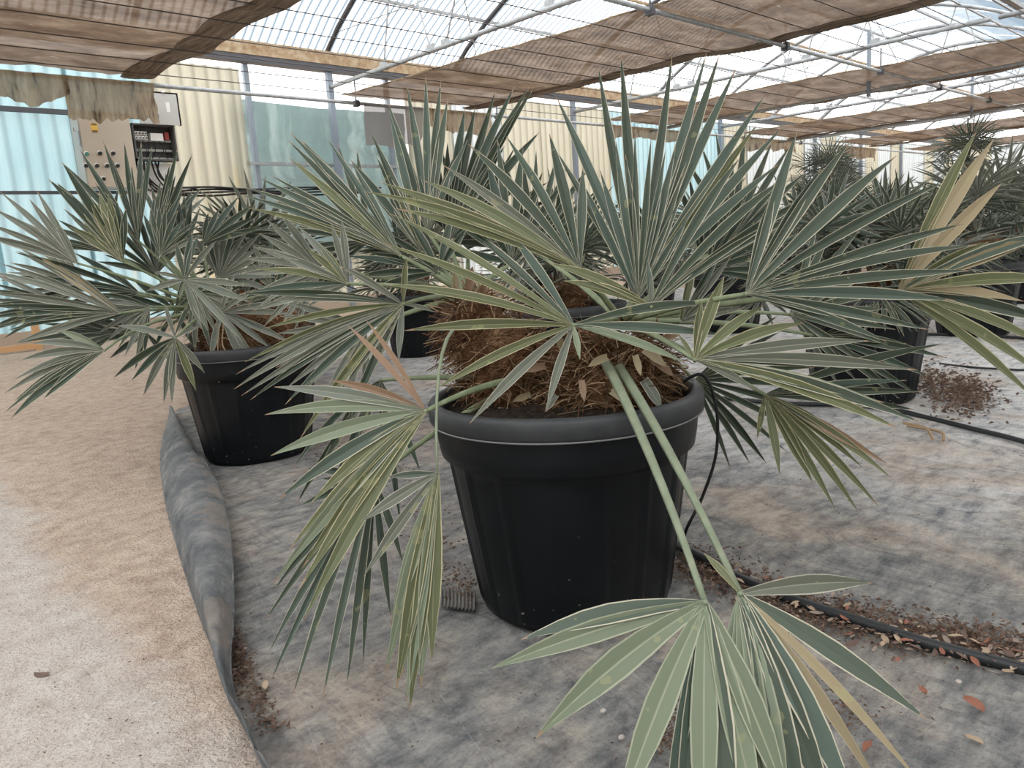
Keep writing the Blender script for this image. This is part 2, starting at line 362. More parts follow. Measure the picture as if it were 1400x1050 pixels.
def spline(pts, n=6):
    pts = [V(p) for p in pts]; out = []
    for i in range(len(pts)-1):
        p0, p1, p2, p3 = pts[max(i-1, 0)], pts[i], pts[i+1], pts[min(i+2, len(pts)-1)]
        for k in range(n):
            t = k/n
            out.append(0.5*((2*p1)+(p2-p0)*t+(2*p0-5*p1+4*p2-p3)*t*t+(3*p1-p0-3*p2+p3)*t**3))
    return out+[pts[-1]]
def grid(nu, nv, fn):
    v = [fn(i/(nu-1), j/(nv-1)) for i in range(nu) for j in range(nv)]
    f = [(i*nv+j, i*nv+j+1, (i+1)*nv+j+1, (i+1)*nv+j) for i in range(nu-1) for j in range(nv-1)]
    return v, f
def nz(x, y, z=0.0): return noise.noise(V((x, y, z)))

# ================================================================== SETTING
WY = 11.5                     # back wall plane
f = put('floor', *grid(2, 2, lambda u, v: V((-40+100*u, -30+90*v, 0))), M_FLOOR)
tag(f, kind='structure')

# ---- back wall: corrugated sheets, posts, fascia
wall = link('wall_back', None, (0, WY, 0)); tag(wall, kind='structure')
def corr_panel(x0, x1, z0, z1, material, y=WY, parent=None, pitch=0.19, amp=0.022, ph=0.0, name='corrugated_panel'):
    n = max(8, int((x1-x0)/pitch*8))
    vs_, fs = [], []
    for i in range(n+1):
        x = x0+(x1-x0)*i/n
        yy = y+amp*math.sin(2*math.pi*(x/pitch)+ph)
        vs_ += [V((x, yy, z0)), V((x, yy, z1))]
    fs = [(2*i, 2*i+2, 2*i+3, 2*i+1) for i in range(n)]
    return put(name, vs_, fs, material, (x0, y, z0), parent, smooth=True)
def sheets(x0, x1, z0, z1, material, wd, y=WY):
    x = x0; k = 0
    while x < x1-0.05:
        xe = min(x+wd, x1)
        corr_panel(x, xe+0.06, z0, z1, material, y+0.006*(k % 2), wall); x = xe; k += 1
sheets(-3.0, 4.46, 0.0, 3.75, M_CYAN, 1.06)
sheets(4.46, 5.73, 0.0, 3.75, M_CREAM, 1.27, WY-0.03)
sheets(5.73, 8.85, 0.0, 1.0, M_CREAM, 1.04)
sheets(8.85, 9.9, 0.0, 3.75, M_CREAM, 1.05)
sheets(9.9, 11.2, 0.0, 3.75, M_PALE, 1.3)
sheets(11.2, 14.6, 0.0, 3.75, M_CREAM, 1.13)
sheets(14.6, 19.6, 0.0, 3.75, M_CYAN, 1.0)
xx = 19.6; k = 0
while xx < 40:
    corr_panel(xx, xx+1.26, 0, 3.75, [M_CREAM, M_PALE, M_PALE, M_CREAM, M_PALE][k % 5], WY+0.012*(k % 2), wall); xx += 1.2; k += 1
for x in (7.3, 13.3, 19.3, 25.0, 28.6, 32.4):
    put('post', *box((x-0.045, WY-0.14, 0), (x+0.045, WY-0.05, 4.0)), M_BLUEST, (x, WY-0.1, 0), wall)
for x in (5.95, 8.55): put('stud', *box((x-0.04, WY+0.05, 1.0), (x+0.04, WY+0.12, 3.9)), M_BLUEST, (x, WY, 1), wall)
put('rail', *box((5.73, WY+0.0, 2.36), (8.85, WY+0.05, 2.41)), M_GALV, (5.73, WY, 2.36), wall)
put('rail', *box((-3, WY-0.09, 2.93), (4.3, WY-0.03, 2.99)), M_STEEL, (-3, WY, 2.9), wall)
put('rail', *box((-3, WY-0.08, 1.93), (4.3, WY-0.03, 1.97)), M_STEEL, (-3, WY, 1.9), wall)
put('fascia', *box((-4, WY-0.20, 3.93), (41, WY-0.14, 4.13)), M_RUST, (-4, WY, 3.97), wall)
put('gutter_beam', *box((-4, WY-0.19, 3.83), (41, WY-0.02, 3.925)), M_STEEL, (-4, WY, 3.8), wall)
# low plinth under the sheets
put('plinth', *box((-4, WY-0.09, 0), (41, WY-0.035, 0.22)), mat('dusty_masonry', (0.45, 0.36, 0.28), 0.9), (-4, WY, 0), wall)
# window opening with clear film in front of the net
win = put('window_1', *grid(30, 14, lambda u, v: V((5.75+3.08*u, WY-0.02+0.02*nz(u*7, v*4), 1.0+2.8*v))), M_PLAS, (5.75, WY, 1.0), None, smooth=True)
tag(win, kind='structure')
def netfn(u, v):
    return V((5.6+3.4*u, WY+0.30+0.07*math.sin(11*v+3*nz(u*3, v*3))+0.16*nz(u*4, v*11, 3), 0.9+2.45*v+0.06*nz(u*3, 1.5)))
o = put('shade_net', *grid(40, 30, netfn), M_NETC, (7.3, WY+0.2, 0.9), None, smooth=True)
tag(o, 'teal shade net hanging in loose folds behind the clear plastic window', 'net')
# end wall
wr = link('wall_right', None, (40.0, 3, 0)); tag(wr, kind='structure')
for k in range(18):
    y0 = 11.5-1.2*(k+1)
    vs_, fs = [], []
    for i in range(41):
        y = y0+1.2*i/40; vs_ += [V((40+0.02*math.sin(2*math.pi*y/0.19), y, 0)), V((40+0.02*math.sin(2*math.pi*y/0.19), y, 3.8))]
    put('corrugated_panel', vs_, [(2*i, 2*i+2, 2*i+3, 2*i+1) for i in range(40)], M_PALE if k % 3 else M_CREAM, (40, y0, 0), wr, smooth=True)

# walls beside and behind the viewpoint close the greenhouse
for nm, fixed, rng, ax in (('wall_left', -4.0, [11.5-1.2*k for k in range(1, 15)], 'y'), ('wall_front', -4.5, [-4+1.2*k for k in range(37)], 'x')):
    w_ = link(nm, None, (-4, 0, 0) if ax == 'y' else (0, -4.5, 0)); tag(w_, kind='structure')
    for k, a0 in enumerate(rng):
        vs_ = []
        for i in range(41):
            a = a0+1.2*i/40; b_ = fixed+0.02*math.sin(2*math.pi*a/0.19)
            for z in (0, 3.95): vs_.append(V((b_, a, z)) if ax == 'y' else V((a, b_, z)))
        put('corrugated_panel', vs_, [(2*i, 2*i+2, 2*i+3, 2*i+1) for i in range(40)], M_PALE if k % 4 else M_CREAM, vs_[0], w_, smooth=True)

# ---- roof
roof = link('ceiling', None, (0, 7.5, 4.0)); tag(roof, kind='structure')
def arch(y0, s):       # s 0..1 from one gutter to the next (8 m span)
    return V((0, y0-8*s, 4.05+1.5*math.sin(math.pi*s)**0.85))
pw, pc = 1.12, 0.14
for span in (11.5, 3.5):
    for half in (0, 1):
        vs_, fs = [], []; nc, nr = 32, 7
        for i in range(nc+1):
            x = pw*i/nc
            for j in range(nr+1):
                p = arch(span, (half+j/nr)*0.5); p.x = x; p.z += 0.02*math.sin(2*math.pi*x/pc)+0.06
                vs_.append(p)
        fs = [(i*(nr+1)+j, (i+1)*(nr+1)+j, (i+1)*(nr+1)+j+1, i*(nr+1)+j+1) for i in range(nc) for j in range(nr)]
        org = arch(span, half*0.5)
        me = mesh('roof_panel', [v-org for v in vs_], fs, M_ROOF, smooth=True)
        for k in range(40):
            x = -4+k*1.1
            if span == 3.5 and x > 26: continue
            link('roof_panel', me, V((x, org.y, org.z+0.012*(k % 2))), roof)
    for x in [1.3, 4.3, 7.3, 10.0, 13.3, 16.3, 19.3, 22.3, 25.3, 28.3, 31.3, 34.3, 37.3]:
        pts = [arch(span, s/16) for s in range(17)]
        for p in pts: p.x = x
        put('rafter', *tube(pts, 0.042, 6), M_STEEL if x in (7.3, 10.0, 13.3) else M_GALV, pts[0], roof, smooth=True)
    for s in (0.13, 0.27, 0.41, 0.59, 0.73, 0.87):
        p = arch(span, s)
        put('purlin', *box((-4, p.y-0.02, p.z), (39, p.y+0.02, p.z+0.045)), M_GALV if s != 0.27 else M_RUST, (-4, p.y, p.z), roof)
    # trusses: bottom chord at 3.6 m, hangers up to the rafter
    for x in (1.3, 7.3, 13.3, 19.3, 25.3, 31.3):
        put('truss_chord', *tube([(x, span-0.1, 3.6), (x, span-8, 3.6)], 0.035, 8), M_GALV, (x, span, 3.6), roof, smooth=True)
        for s0, s1 in ((0.20, 0.26), (0.34, 0.28), (0.38, 0.5), (0.62, 0.5), (0.66, 0.72), (0.8, 0.74)):
            a = V((x, span-8*s0, 3.6)); b_ = arch(span, s1); b_.x = x
            put('strut', *tube([a, b_], 0.014, 5), M_GALV, a, roof)
            put('gusset', *box((x-0.02, a.y-0.07, 3.57), (x+0.02, a.y+0.07, 3.69)), M_GALV, a, roof)
    for x0 in (1.3, 7.3, 13.3, 19.3, 25.3):
        for s0, s1 in ((0.05, 0.4), (0.4, 0.05)):
            a = arch(span, s0); b_ = arch(span, s1); a.x = x0+6; b_.x = x0+9
            put('brace', *tube([a, b_], 0.010, 5), M_GALV, a, roof)
    # gutter on the camera side of the span
    put('valley_gutter', *box((-4, span-8.05, 3.95), (39, span-7.95, 4.02)), M_GALV, (-4, span-8, 3.93), roof)

# hanger plate between the chord and the shaft below (photo upper right)
hp = P(1196, 75, G(1196, 100, 3.45).dot(FWD)-EYE.dot(FWD))
xh = 15.0
CZ = 3.3                      # height of the shade cloths
for Y in (10.55, 5.05, -0.5):
    o = put('cross_tube', *tube([(-4, Y, CZ-0.1), (10, Y, CZ-0.1), (39, Y, CZ-0.1)], 0.028, 8), M_GALV, (-4, Y, CZ), None, smooth=True)
    tag(o, {10.55: 'long galvanised tube carrying the cloth ends beside the back wall', 5.05: 'long galvanised tube crossing under the middle of the shade cloths', -0.5: 'long galvanised tube carrying the near ends of the shade cloths'}[Y], 'tube')
    for x in (7.2, 10.2, 13.4, 16.2, 19.3, 22.2, 25.3):
        put('clamp', *join(box((x-0.035, Y-0.045, CZ-0.15), (x+0.035, Y+0.045, CZ-0.06)), tube([(x, Y, CZ-0.06), (x, Y, 3.55)], 0.012, 5)), M_STEEL, (x, Y, CZ), o)
shaft_labels = {14.7: 'grey drive shaft tube running under the third cloth strip', 20.6: 'grey drive shaft tube running under the fourth cloth strip'}
for x, lb in shaft_labels.items():
    o = put('drive_shaft', *tube([(x, 10.6, CZ-0.17), (x, -1, CZ-0.17)], 0.026, 8), M_GALV, (x, 10.6, CZ), None, smooth=True)
    tag(o, lb, 'tube')
    put('hanger_plate', *box((x-0.05, 5.72, CZ-0.26), (x+0.05, 5.76, 4.15)), M_BLUEST, (x, 5.7, CZ), o)
    put('coupling', *tube([(x, 5.55, CZ-0.17), (x, 5.25, CZ-0.17)], 0.042, 8), M_GALV, (x, 5.5, CZ), o)

# ---- shade cloths with support wires
def cloth(x0, x1, y0, y1, skew, seed, label):
    nu, nv = 46, 60
    def fn(u, v):
        x = x0+(x1-x0)*u+skew*v; y = y0+(y1-y0)*v
        bunch = max(0.0, (u-0.78)/0.22)
        z = CZ+0.0-0.012*abs(math.sin(math.pi*(y/0.62)))+0.025*nz(x*1.3, y*0.8, seed)+0.05*bunch*abs(math.sin(27*u+2*nz(y*0.8, seed)))
        z = max(CZ-0.047, z+0.02*nz(x*6, y*1.2, seed+9))
        return V((x+0.05*nz(y*1.5, seed+2)*bunch, y, z))
    o = put('shade_cloth', *grid(nu, nv, fn), M_CLOTH, (x0, y0, CZ), None, smooth=True)
    tag(o, label, 'shade cloth')
    hem = [fn(0, v/59)+V((0, 0, 0)) for v in range(60)]
    put('hem_cord', *tube(hem, 0.012, 5), M_FRIN, hem[0], o)
    # folded, bunched edge hanging under the strip
    gp = [fn(1, v/59)+V((-0.16-0.09*nz(v*0.2, seed), 0, -0.062-0.02*nz(v*0.31, seed+3))) for v in range(60)]
    for off, rr in ((-0.10, 0.13), (0.04, 0.11), (0.14, 0.07)):
        q = [p+V((off+0.03*nz(i*0.13, off*20+seed), 0, 0.02*nz(i*0.17, seed+off*30)+off*0.1)) for i, p in enumerate(gp)]
        put('gathered_fold', *tube(q, [rr*(1+0.4*nz(i*0.23, seed+off*9)) for i in range(60)], 10, flat=0.16, side=V((1, 0, 0))), M_CLOTHD, q[0], o, smooth=True)
    hem = [fn(1, v/59) for v in range(60)]
    put('hem_cord', *tube(hem, 0.012, 5), M_FRIN, hem[0], o)
    if x0 < 12:
        for k in range(0, 18):
            p = fn(1.0, k/18)
            put('clip', *box((p.x-0.02, p.y-0.02, p.z-0.03), (p.x+0.02, p.y+0.02, p.z+0.01)), M_BLACK, p, o)
cloth(1.15, 4.15, 10.55, -1.0, 0.0, 1, 'brown shade cloth strip ending above the electrical cabinets')
cloth(6.95, 9.75, 10.55, -1.0, 0.9, 2, 'brown shade cloth strip stretched above the big palm in the middle')
cloth(13.2, 15.8, 10.5, -1.0, 0.5, 3, 'third brown shade cloth strip from the electrical cabinets, over a drive shaft')
cloth(18.6, 21.6, 10.5, -1.0, 0.6, 4, 'fourth brown shade cloth strip from the electrical cabinets')
cloth(24.3, 27.4, 10.5, 0.0, 0.6, 5, 'fifth brown shade cloth strip from the electrical cabinets')
cloth(30.2, 33.4, 10.5, 1.0, 0.6, 6, 'shade cloth strip farthest along the greenhouse')
for k in range(17):
    Y = 10.15-0.62*k
    o = put('support_wire', *tube([(-4, Y, CZ-0.058), (30, Y, CZ-0.058)], 0.006, 4), M_WIRE, (-4, Y, CZ), None)
    tag(o, 'thin dark support wire stretched across under the shade cloths', 'wire', 'support wires under the shade cloths')

# ---- hanging cloth ends
def fringe(x0, x1, Y, zt, drop, seed, label, m=None, wav=0.05, freq=14, var=0.55):
    def fn(u, v):
        x = x0+(x1-x0)*u
        d = drop*(0.85+var*nz(x*1.7, seed)+0.10*nz(x*14, seed+1))
        return V((x+0.03*nz(x*5, v*3, seed), Y+wav*math.sin(freq*x+3*nz(x*2, seed))*(0.3+v)+0.03*nz(x*9, v*4, seed), zt-d*v))
    o = put('hanging_cloth', *grid(70, 12, fn), m or M_FRIN, ((x0+x1)/2, Y, zt), None, smooth=True)
    tag(o, label, 'cloth')
    return o
fringe(1.0, 3.1, 10.44, CZ-0.1, 0.34, 3, 'ragged brown cloth end gathered in dark folds over the blue panels', freq=22, wav=0.06)
fringe(3.05, 4.1, 10.42, CZ-0.1, 0.58, 11, 'pale tan ragged cloth end hanging over the beige control cabinet', wav=0.02, var=0.12)
def wool(u, v):
    x = 7.25+1.25*u
    return V((x, 10.42+0.05*math.sin(6*u+2*v), CZ-0.12-(0.62+0.10*nz(u*4, 2))*v*(1-0.55*max(0, (u-0.8)/0.2))))
o = put('hanging_cloth', *grid(30, 14, wool), M_WOOL, (7.9, 10.5, CZ), None, smooth=True)
tag(o, 'grey woolly fabric end hanging in front of the teal net window', 'cloth')
fringe(8.5, 9.95, 10.42, CZ-0.1, 0.40, 23, 'brown cloth end drooping in front of the cream wall sheets', wav=0.03)
fringe(13.3, 15.9, 10.42, CZ-0.1, 0.30, 31, 'short grey cloth end hanging from the third strip')
fringe(18.6, 21.6, 10.42, CZ-0.1, 0.34, 37, 'ruffled tan cloth end hanging from the fourth strip', freq=9)
fringe(24.3, 27.4, 10.42, CZ-0.1, 0.40, 41, 'ruffled tan cloth end hanging from the fifth strip', freq=9)

# ---- electrical cabinets on the back wall
cab = link('control_cabinet', None, (3.40, WY-0.03, 2.0)); tag(cab, 'beige control cabinet with round knobs and a yellow warning label', 'cabinet')
X0, X1, Z0, Z1, YF = 3.36, 4.0, 1.98, 2.90, WY-0.34
put('body', *box((X0, YF, Z0), (X1, WY-0.04, Z1)), M_GREY, (X0, YF, Z0), cab)
put('door', *box((X0+0.015, YF-0.02, Z0+0.012), (X1-0.012, YF-0.002, Z1-0.012)), M_BEIGE, (X0, YF, Z0), cab)
for i, (px, py) in enumerate(((118, 211), (136, 210), (154, 210), (117, 227), (132, 227), (146, 227), (160, 227), (141, 245), (100, 246))):
    q = W(px, py, YF-0.02)
    kb = put('knob', *tube([(q.x, YF-0.022, q.z), (q.x, YF-0.06, q.z)], 0.024, 10), M_GRN if i == 0 else M_BLACK, q, cab)
    put('collar', *tube([(q.x, YF-0.0215, q.z+0.012), (q.x, YF-0.03, q.z+0.012)], 0.03, 10), M_WHITE, q, kb)
q = W(129, 175, YF-0.02)
lab = put('warning_label', *box((q.x-0.04, YF-0.0235, q.z-0.05), (q.x+0.04, YF-0.0205, q.z+0.06)), M_YEL, q, cab)
for dz in (0.045, -0.04): put('lettering', *box((q.x-0.032, YF-0.0255, q.z+dz-0.012), (q.x+0.032, YF-0.024, q.z+dz+0.012)), mat('label_print', (0.22, 0.13, 0.05), 0.7), q, lab)
q = W(102, 177, YF-0.02)
put('badge', *join(box((q.x-0.015, YF-0.023, q.z-0.022), (q.x-0.008, YF-0.0205, q.z+0.022)), box((q.x-0.008, YF-0.023, q.z-0.022), (q.x+0.015, YF-0.0205, q.z-0.015))), mat('label_print', (0.2, 0.1, 0.05)), q, cab)
put('hinge', *box((X0-0.012, YF-0.01, Z1-0.40), (X0, YF+0.03, Z1-0.2)), M_GALV, (X0, YF, Z0), cab)
brk = link('breaker_box', None, (4.3, WY-0.03, 2.35)); tag(brk, 'open breaker box with white breakers and its lid raised', 'breaker box')
BX0, BX1, BZ0, BZ1, BY = 4.05, 4.62, 2.36, 2.84, WY-0.26
put('body', *join(box((BX0, WY-0.06, BZ0), (BX1, WY-0.045, BZ1)), box((BX0, BY, BZ0), (BX0+0.02, WY-0.06, BZ1)), box((BX1-0.02, BY, BZ0), (BX1, WY-0.06, BZ1)), box((BX0, BY, BZ1-0.02), (BX1, WY-0.06, BZ1)), box((BX0, BY, BZ0), (BX1, WY-0.06, BZ0+0.02))), M_DGREY, (BX0, BY, BZ0), brk)
for z in (2.66, 2.53, 2.42): put('mounting_rail', *box((BX0+0.02, WY-0.12, z-0.035), (BX1-0.02, WY-0.09, z-0.005)), M_GREY, (BX0, BY, z), brk)
for i in range(4):
    for z in (2.66, 2.72):
        x = BX0+0.05+0.042*i
        bk = put('breaker', *box((x, WY-0.19, z-0.02), (x+0.036, WY-0.12, z+0.028)), M_WHITE, (x, BY, z), brk)
        put('toggle', *box((x+0.01, WY-0.205, z-0.008), (x+0.026, WY-0.19, z+0.008)), M_BLACK, (x, BY, z), bk)
put('contactor', *box((BX0+0.25, WY-0.20, 2.63), (BX0+0.42, WY-0.12, 2.73)), M_WHITE, (BX0, BY, 2.6), brk)
put('contactor', *box((BX0+0.45, WY-0.18, 2.65), (BX0+0.51, WY-0.12, 2.75)), M_RED, (BX0, BY, 2.6), brk)
for i in range(6):
    x = BX0+0.08+0.075*i
    put('wire', *tube(spline([(x, WY-0.15, 2.63), (x+0.03*math.sin(i*2), WY-0.17, 2.5), (x+0.05*math.cos(i), WY-0.14, 2.40)], 5), 0.006, 5), M_BLACK, (x, BY, 2.6), brk)
ld = put('lid', *join(box((BX0+0.10, BY-0.06, 2.83), (BX1+0.08, BY-0.045, 3.26)), box((BX0+0.10, BY-0.06, 3.24), (BX1+0.08, BY-0.0, 3.26)), box((BX1+0.06, BY-0.06, 2.83), (BX1+0.08, BY-0.0, 3.26))), M_GREY, (BX0, BY, 2.84), brk)
put('switch', *box((4.30, BY-0.10, 3.05), (4.345, BY-0.06, 3.12)), M_RED, (4.3, BY, 3.0), ld)
put('switch', *box((4.34, BY-0.10, 2.90), (4.385, BY-0.06, 2.96)), M_BLACK, (4.3, BY, 2.9), ld)
put('sticker', *box((4.52, BY-0.0625, 3.0), (4.57, BY-0.0605, 3.13)), M_WHITE, (4.5, BY, 3.0), ld)
put('latch', *box((4.48, BY-0.09, 3.25), (4.52, BY-0.05, 3.28)), M_WHITE, (4.5, BY, 3.0), ld)
wp = put('cable_plate', *box((4.04, WY-0.10, 1.85), (4.6, WY-0.07, 2.34)), M_WHITE, (4.3, WY, 1.85)); tag(wp, 'white backing plate behind the cables below the breaker box', 'panel')
for i in range(7):
    x = 4.08+0.05*i
    o = put('cable', *tube(spline([(x, WY-0.15, 2.36), (x+0.05*math.sin(i*1.7), WY-0.2, 2.15), (x+0.12+0.02*i, WY-0.14, 1.97), (x+0.5, WY-0.11, 1.93+0.012*i)], 6), 0.012, 6), M_BLACK, (x, WY, 2.3))
    tag(o, 'black cable dropping out of the open breaker box', 'cable', 'cables below the breaker box')
for i in range(4):
    z = 1.91+0.03*i
    pts = [(4.5+0.6*t, WY-0.10-0.02*(i % 2), z-0.02*math.sin(t*2.2+i)) for t in range(7)]
    o = put('cable', *tube(spline(pts, 4), 0.016, 6), M_BLACK, pts[0]); tag(o, 'black cable strung along the back wall in a bundle', 'cable', 'cable bundle on the back wall')
o = put('timber_frame', *join(box((2.42, 11.0, 0), (2.50, 11.06, 0.62)), box((1.6, 11.0, 0.02), (2.42, 11.06, 0.09))), M_WOOD, (2.4, 11, 0)); tag(o, 'small orange timber frame standing by the blue wall sheets', 'frame')

# ================================================================== GROUND COVER
RG = V((math.cos(YAW), -math.sin(YAW), 0)); DP = V((math.sin(YAW), math.cos(YAW), 0))
LIPL = [(430, 1180), (362, 1050), (322, 975), (300, 912), (272, 845), (243, 755), (226, 690), (219, 635), (224, 595), (236, 566)]
LIPR = [(437, 1178), (368, 1050), (328, 975), (314, 912), (317, 850), (318, 780), (312, 715), (298, 662), (268, 612), (240, 566)]
lp = [G(*p) for p in LIPL]
path = [lp[0]-DP*0.9]+lp
path += [lp[-1]+DP*t+RG*(0.10*t) for t in (0.25, 0.6, 1.2, 2.2, 3.6, 5.5, 8.0)]
fine = spline(path, 7)
def fab(i, j, nv):
    a = fine[i]; t = (j/(nv-1))**1.8
    p = a+RG*(0.0+13*t)
    wr = 0.008*nz(p.x*2.2+3, p.y*2.2)+0.008*abs(nz(p.x*4.0, p.y*4.6, 2))+0.004*nz(p.x*11, p.y*11, 5)
    return V((p.x, p.y, 0.008+max(-0.004, wr)))
nv = 130
vs_ = [fab(i, j, nv) for i in range(len(fine)) for j in range(nv)]
fs = [(i*nv+j, i*nv+j+1, (i+1)*nv+j+1, (i+1)*nv+j) for i in range(len(fine)-1) for j in range(nv-1)]
gc = put('ground_cover', vs_, fs, M_FABRIC, (1.2, 1.2, 0), None, smooth=True)
tag(gc, 'grey woven ground cover fabric spread dusty and wrinkled under the pots', 'ground cover')
fl = spline([G(*p) for p in LIPL], 6); fr = spline([G(p[0], p[1], 0.075) for p in LIPR], 6)
def lipfn(i, j, nvv=12):
    a, b_ = fl[i], fr[i]; t = j/(nvv-1); wd = (V((b_.x, b_.y, 0))-V((a.x, a.y, 0))).length
    e = min(1.0, wd/0.10)
    p = a.lerp(V((b_.x, b_.y, 0)), t)
    bulge = math.sin(min(1.0, t*1.15)*math.pi*0.62)
    z = 0.006+0.10*e*bulge+0.022*nz(p.x*8, p.y*8)*e*(0.3+t)+0.008*nz(p.x*22, p.y*22, t*2)*e-0.03*e*max(0, t-0.85)/0.15
    p = p-RG*0.02*e*math.sin(math.pi*t)
    return V((p.x, p.y, max(0.006, z)))
vs_ = [lipfn(i, j) for i in range(len(fl)) for j in range(12)]
fs = [(i*12+j, i*12+j+1, (i+1)*12+j+1, (i+1)*12+j) for i in range(len(fl)-1) for j in range(11)]
o = put('turned_edge', vs_, fs, M_LIP, fl[10], gc, smooth=True); o['label'] = 'curled up dark edge of the fabric'
sel = [lipfn(i, 11)+V((0, 0, 0.002)) for i in range(len(fl))]
put('selvedge', *tube(sel, 0.003, 4), M_LIP, sel[0], gc)

# ribbed scrap under the pot
def scrap(u, v):
    p = G(603+48*u, 812+28*v+6*u); return V((p.x, p.y, 0.016+0.004*math.sin(u*60)+0.006*v))
o = put('mat_scrap', *grid(60, 5, scrap), M_SCRAP, G(625, 828), None, smooth=True); tag(o, 'small ribbed grey mat scrap tucked beside the black pot', 'mat')

# ================================================================== POTS AND PALMS
POT_R, POT_B, POT_H = 0.335, 0.243, 0.53
def pot_meshes():
    n = 144
    prof = [(0.0, 0.222), (0.008, 0.236), (0.03, 0.245), (0.12, 0.258), (0.25, 0.277), (0.355, 0.291), (0.375, 0.294), (0.392, 0.297), (0.399, 0.311), (0.43, 0.316), (0.482, 0.321)]
    vs_ = []
    for z, r in prof:
        for k in range(n):
            a = 2*math.pi*k/n; ph = (a/(2*math.pi)*16) % 1.0
            dep = 0
            if 0.02 < z < 0.385:
                edge = min(ph, 1-ph); topz = 0.372+0.012*math.sin(math.pi*ph)
                dep = 0.006*min(1, max(0, (edge-0.06)/0.05)) if z < topz else 0
            vs_.append(V((math.cos(a)*(r-dep), math.sin(a)*(r-dep), z)))
    m = len(prof)
    fs = [(i*n+k, i*n+(k+1) % n, (i+1)*n+(k+1) % n, (i+1)*n+k) for i in range(m-1) for k in range(n)]
    fs.append(tuple(range(n))[::-1])
    body = mesh('pot', vs_, fs, M_POT, smooth=True, sharp=None)
    rp = [(0.478, 0.312), (0.481, 0.331), (0.487, 0.334), (0.505, POT_R), (0.520, 0.334), (0.529, 0.327), (0.530, 0.316), (0.524, 0.305), (0.49, 0.300), (0.44, 0.296)]
    vs2 = [V((math.cos(2*math.pi*k/72)*r, math.sin(2*math.pi*k/72)*r, z)) for z, r in rp for k in range(72)]
    fs2 = [(i*72+k, i*72+(k+1) % 72, (i+1)*72+(k+1) % 72, (i+1)*72+k) for i in range(len(rp)-1) for k in range(72)]
    rim = mesh('rim', vs2, fs2, M_POT, smooth=True)
    vs3 = [V((0, 0, 0.505))]; fs3 = []
    for i in range(1, 13):
        for k in range(48):
            a = 2*math.pi*k/48; r = 0.302*i/12
            vs3.append(V((math.cos(a)*r, math.sin(a)*r, 0.49+0.02*(1-i/12)+0.012*nz(math.cos(a)*r*14, math.sin(a)*r*14))))
    fs3 += [(0, 1+k, 1+(k+1) % 48) for k in range(48)]
    for i in range(11):
        fs3 += [(1+i*48+k, 1+(i+1)*48+k, 1+(i+1)*48+(k+1) % 48, 1+i*48+(k+1) % 48) for k in range(48)]
    soil = mesh('soil', vs3, fs3, M_SOIL, smooth=True)
    return body, rim, soil
POT, RIM, SOIL = pot_meshes()
M_RIM = mat('rim_black_plastic', (0.022, 0.024, 0.027), 0.5, lambda nt, b: L(nt, ramp(nt, tex_noise(nt, 6, 5, 0.7), [(0.35, (0.016, 0.018, 0.021)), (0.7, (0.042, 0.044, 0.047))]), b.inputs['Base Color']), spec=0.4)  # rim plastic, mottled and lighter than the pot body
RIM.materials.clear(); RIM.materials.append(M_RIM)
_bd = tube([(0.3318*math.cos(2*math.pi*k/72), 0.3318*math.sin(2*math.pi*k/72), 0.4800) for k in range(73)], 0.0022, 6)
HIGHLIGHT_BEAD = mesh('highlight_bead', *_bd, mat('rim_highlight_bead', (0.16, 0.16, 0.16), 0.5), smooth=True)  # lighter grey ring added as a painted edge highlight under the lip
GZ = 0.012
def potted_palm(pos, label, group=None, rot=0.0):
    root = link('potted_palm', None, V((pos.x, pos.y, GZ))); tag(root, label, 'palm', group)
    p = link('pot', POT, ORG[root], root); p.rotation_euler.z = rot
    r = link('rim', RIM, ORG[root], p); link('highlight_bead', HIGHLIGHT_BEAD, ORG[root], p)
    link('soil', SOIL, ORG[root], root)
    return root

BLROWS = (0, .06, .14, .25, .38, .52, .66, .79, .91, 1.0)
def blade_geo(hub, tip, n, wd, bow=0.03, fold=0.35, twist=0.0, side_bow=0.0, base=0.2):
    hub, tip = V(hub), V(tip); Ln = (tip-hub).length; d = (tip-hub).normalized()
    s0 = d.cross(n)
    if s0.length < 1e-4: s0 = d.cross(V((0.3, 0.2, 1)))
    s0.normalize()
    ctrl = (hub+tip)*0.5+V((0, 0, 1))*bow*Ln+s0*side_bow*Ln
    vs_, uv = [], []
    for t in BLROWS:
        c = hub*(1-t)**2+ctrl*2*t*(1-t)+tip*t*t
        tg = ((ctrl-hub)*(1-t)+(tip-ctrl)*t).normalized()
        s = tg.cross(n); s = s.normalized() if s.length > 1e-4 else s0
        nn = s.cross(tg)
        a = twist*t; s, nn = s*math.cos(a)+nn*math.sin(a), nn*math.cos(a)-s*math.sin(a)
        if t < 0.45: pr = base+(1-base)*(t/0.45)**0.8
        elif t < 0.58: pr = 1.0
        else: pr = max(0.03, 1-((t-0.58)/0.42)**1.35)
        hw = wd*0.5*pr; fo = fold*(1-0.35*t)
        vs_ += [c-s*hw*math.cos(fo)+nn*hw*math.sin(fo), c, c+s*hw*math.cos(fo)+nn*hw*math.sin(fo)]
        uv += [(0, t), (0.5, t), (1, t)]
    m = len(BLROWS)
    fs = []
    for i in range(m-1):
        fs += [(3*i, 3*i+1, 3*i+4, 3*i+3), (3*i+1, 3*i+2, 3*i+5, 3*i+4)]
    return vs_, fs, uv
def blade(hub, tip, n, wd, material, parent, **kw):
    vs_, fs, uv = blade_geo(hub, tip, n, wd, **kw)
    return put('blade', vs_, fs, material, hub, parent, smooth=True, uvs=uv, sharp=lambda a, b: a % 3 == 1 and b % 3 == 1)

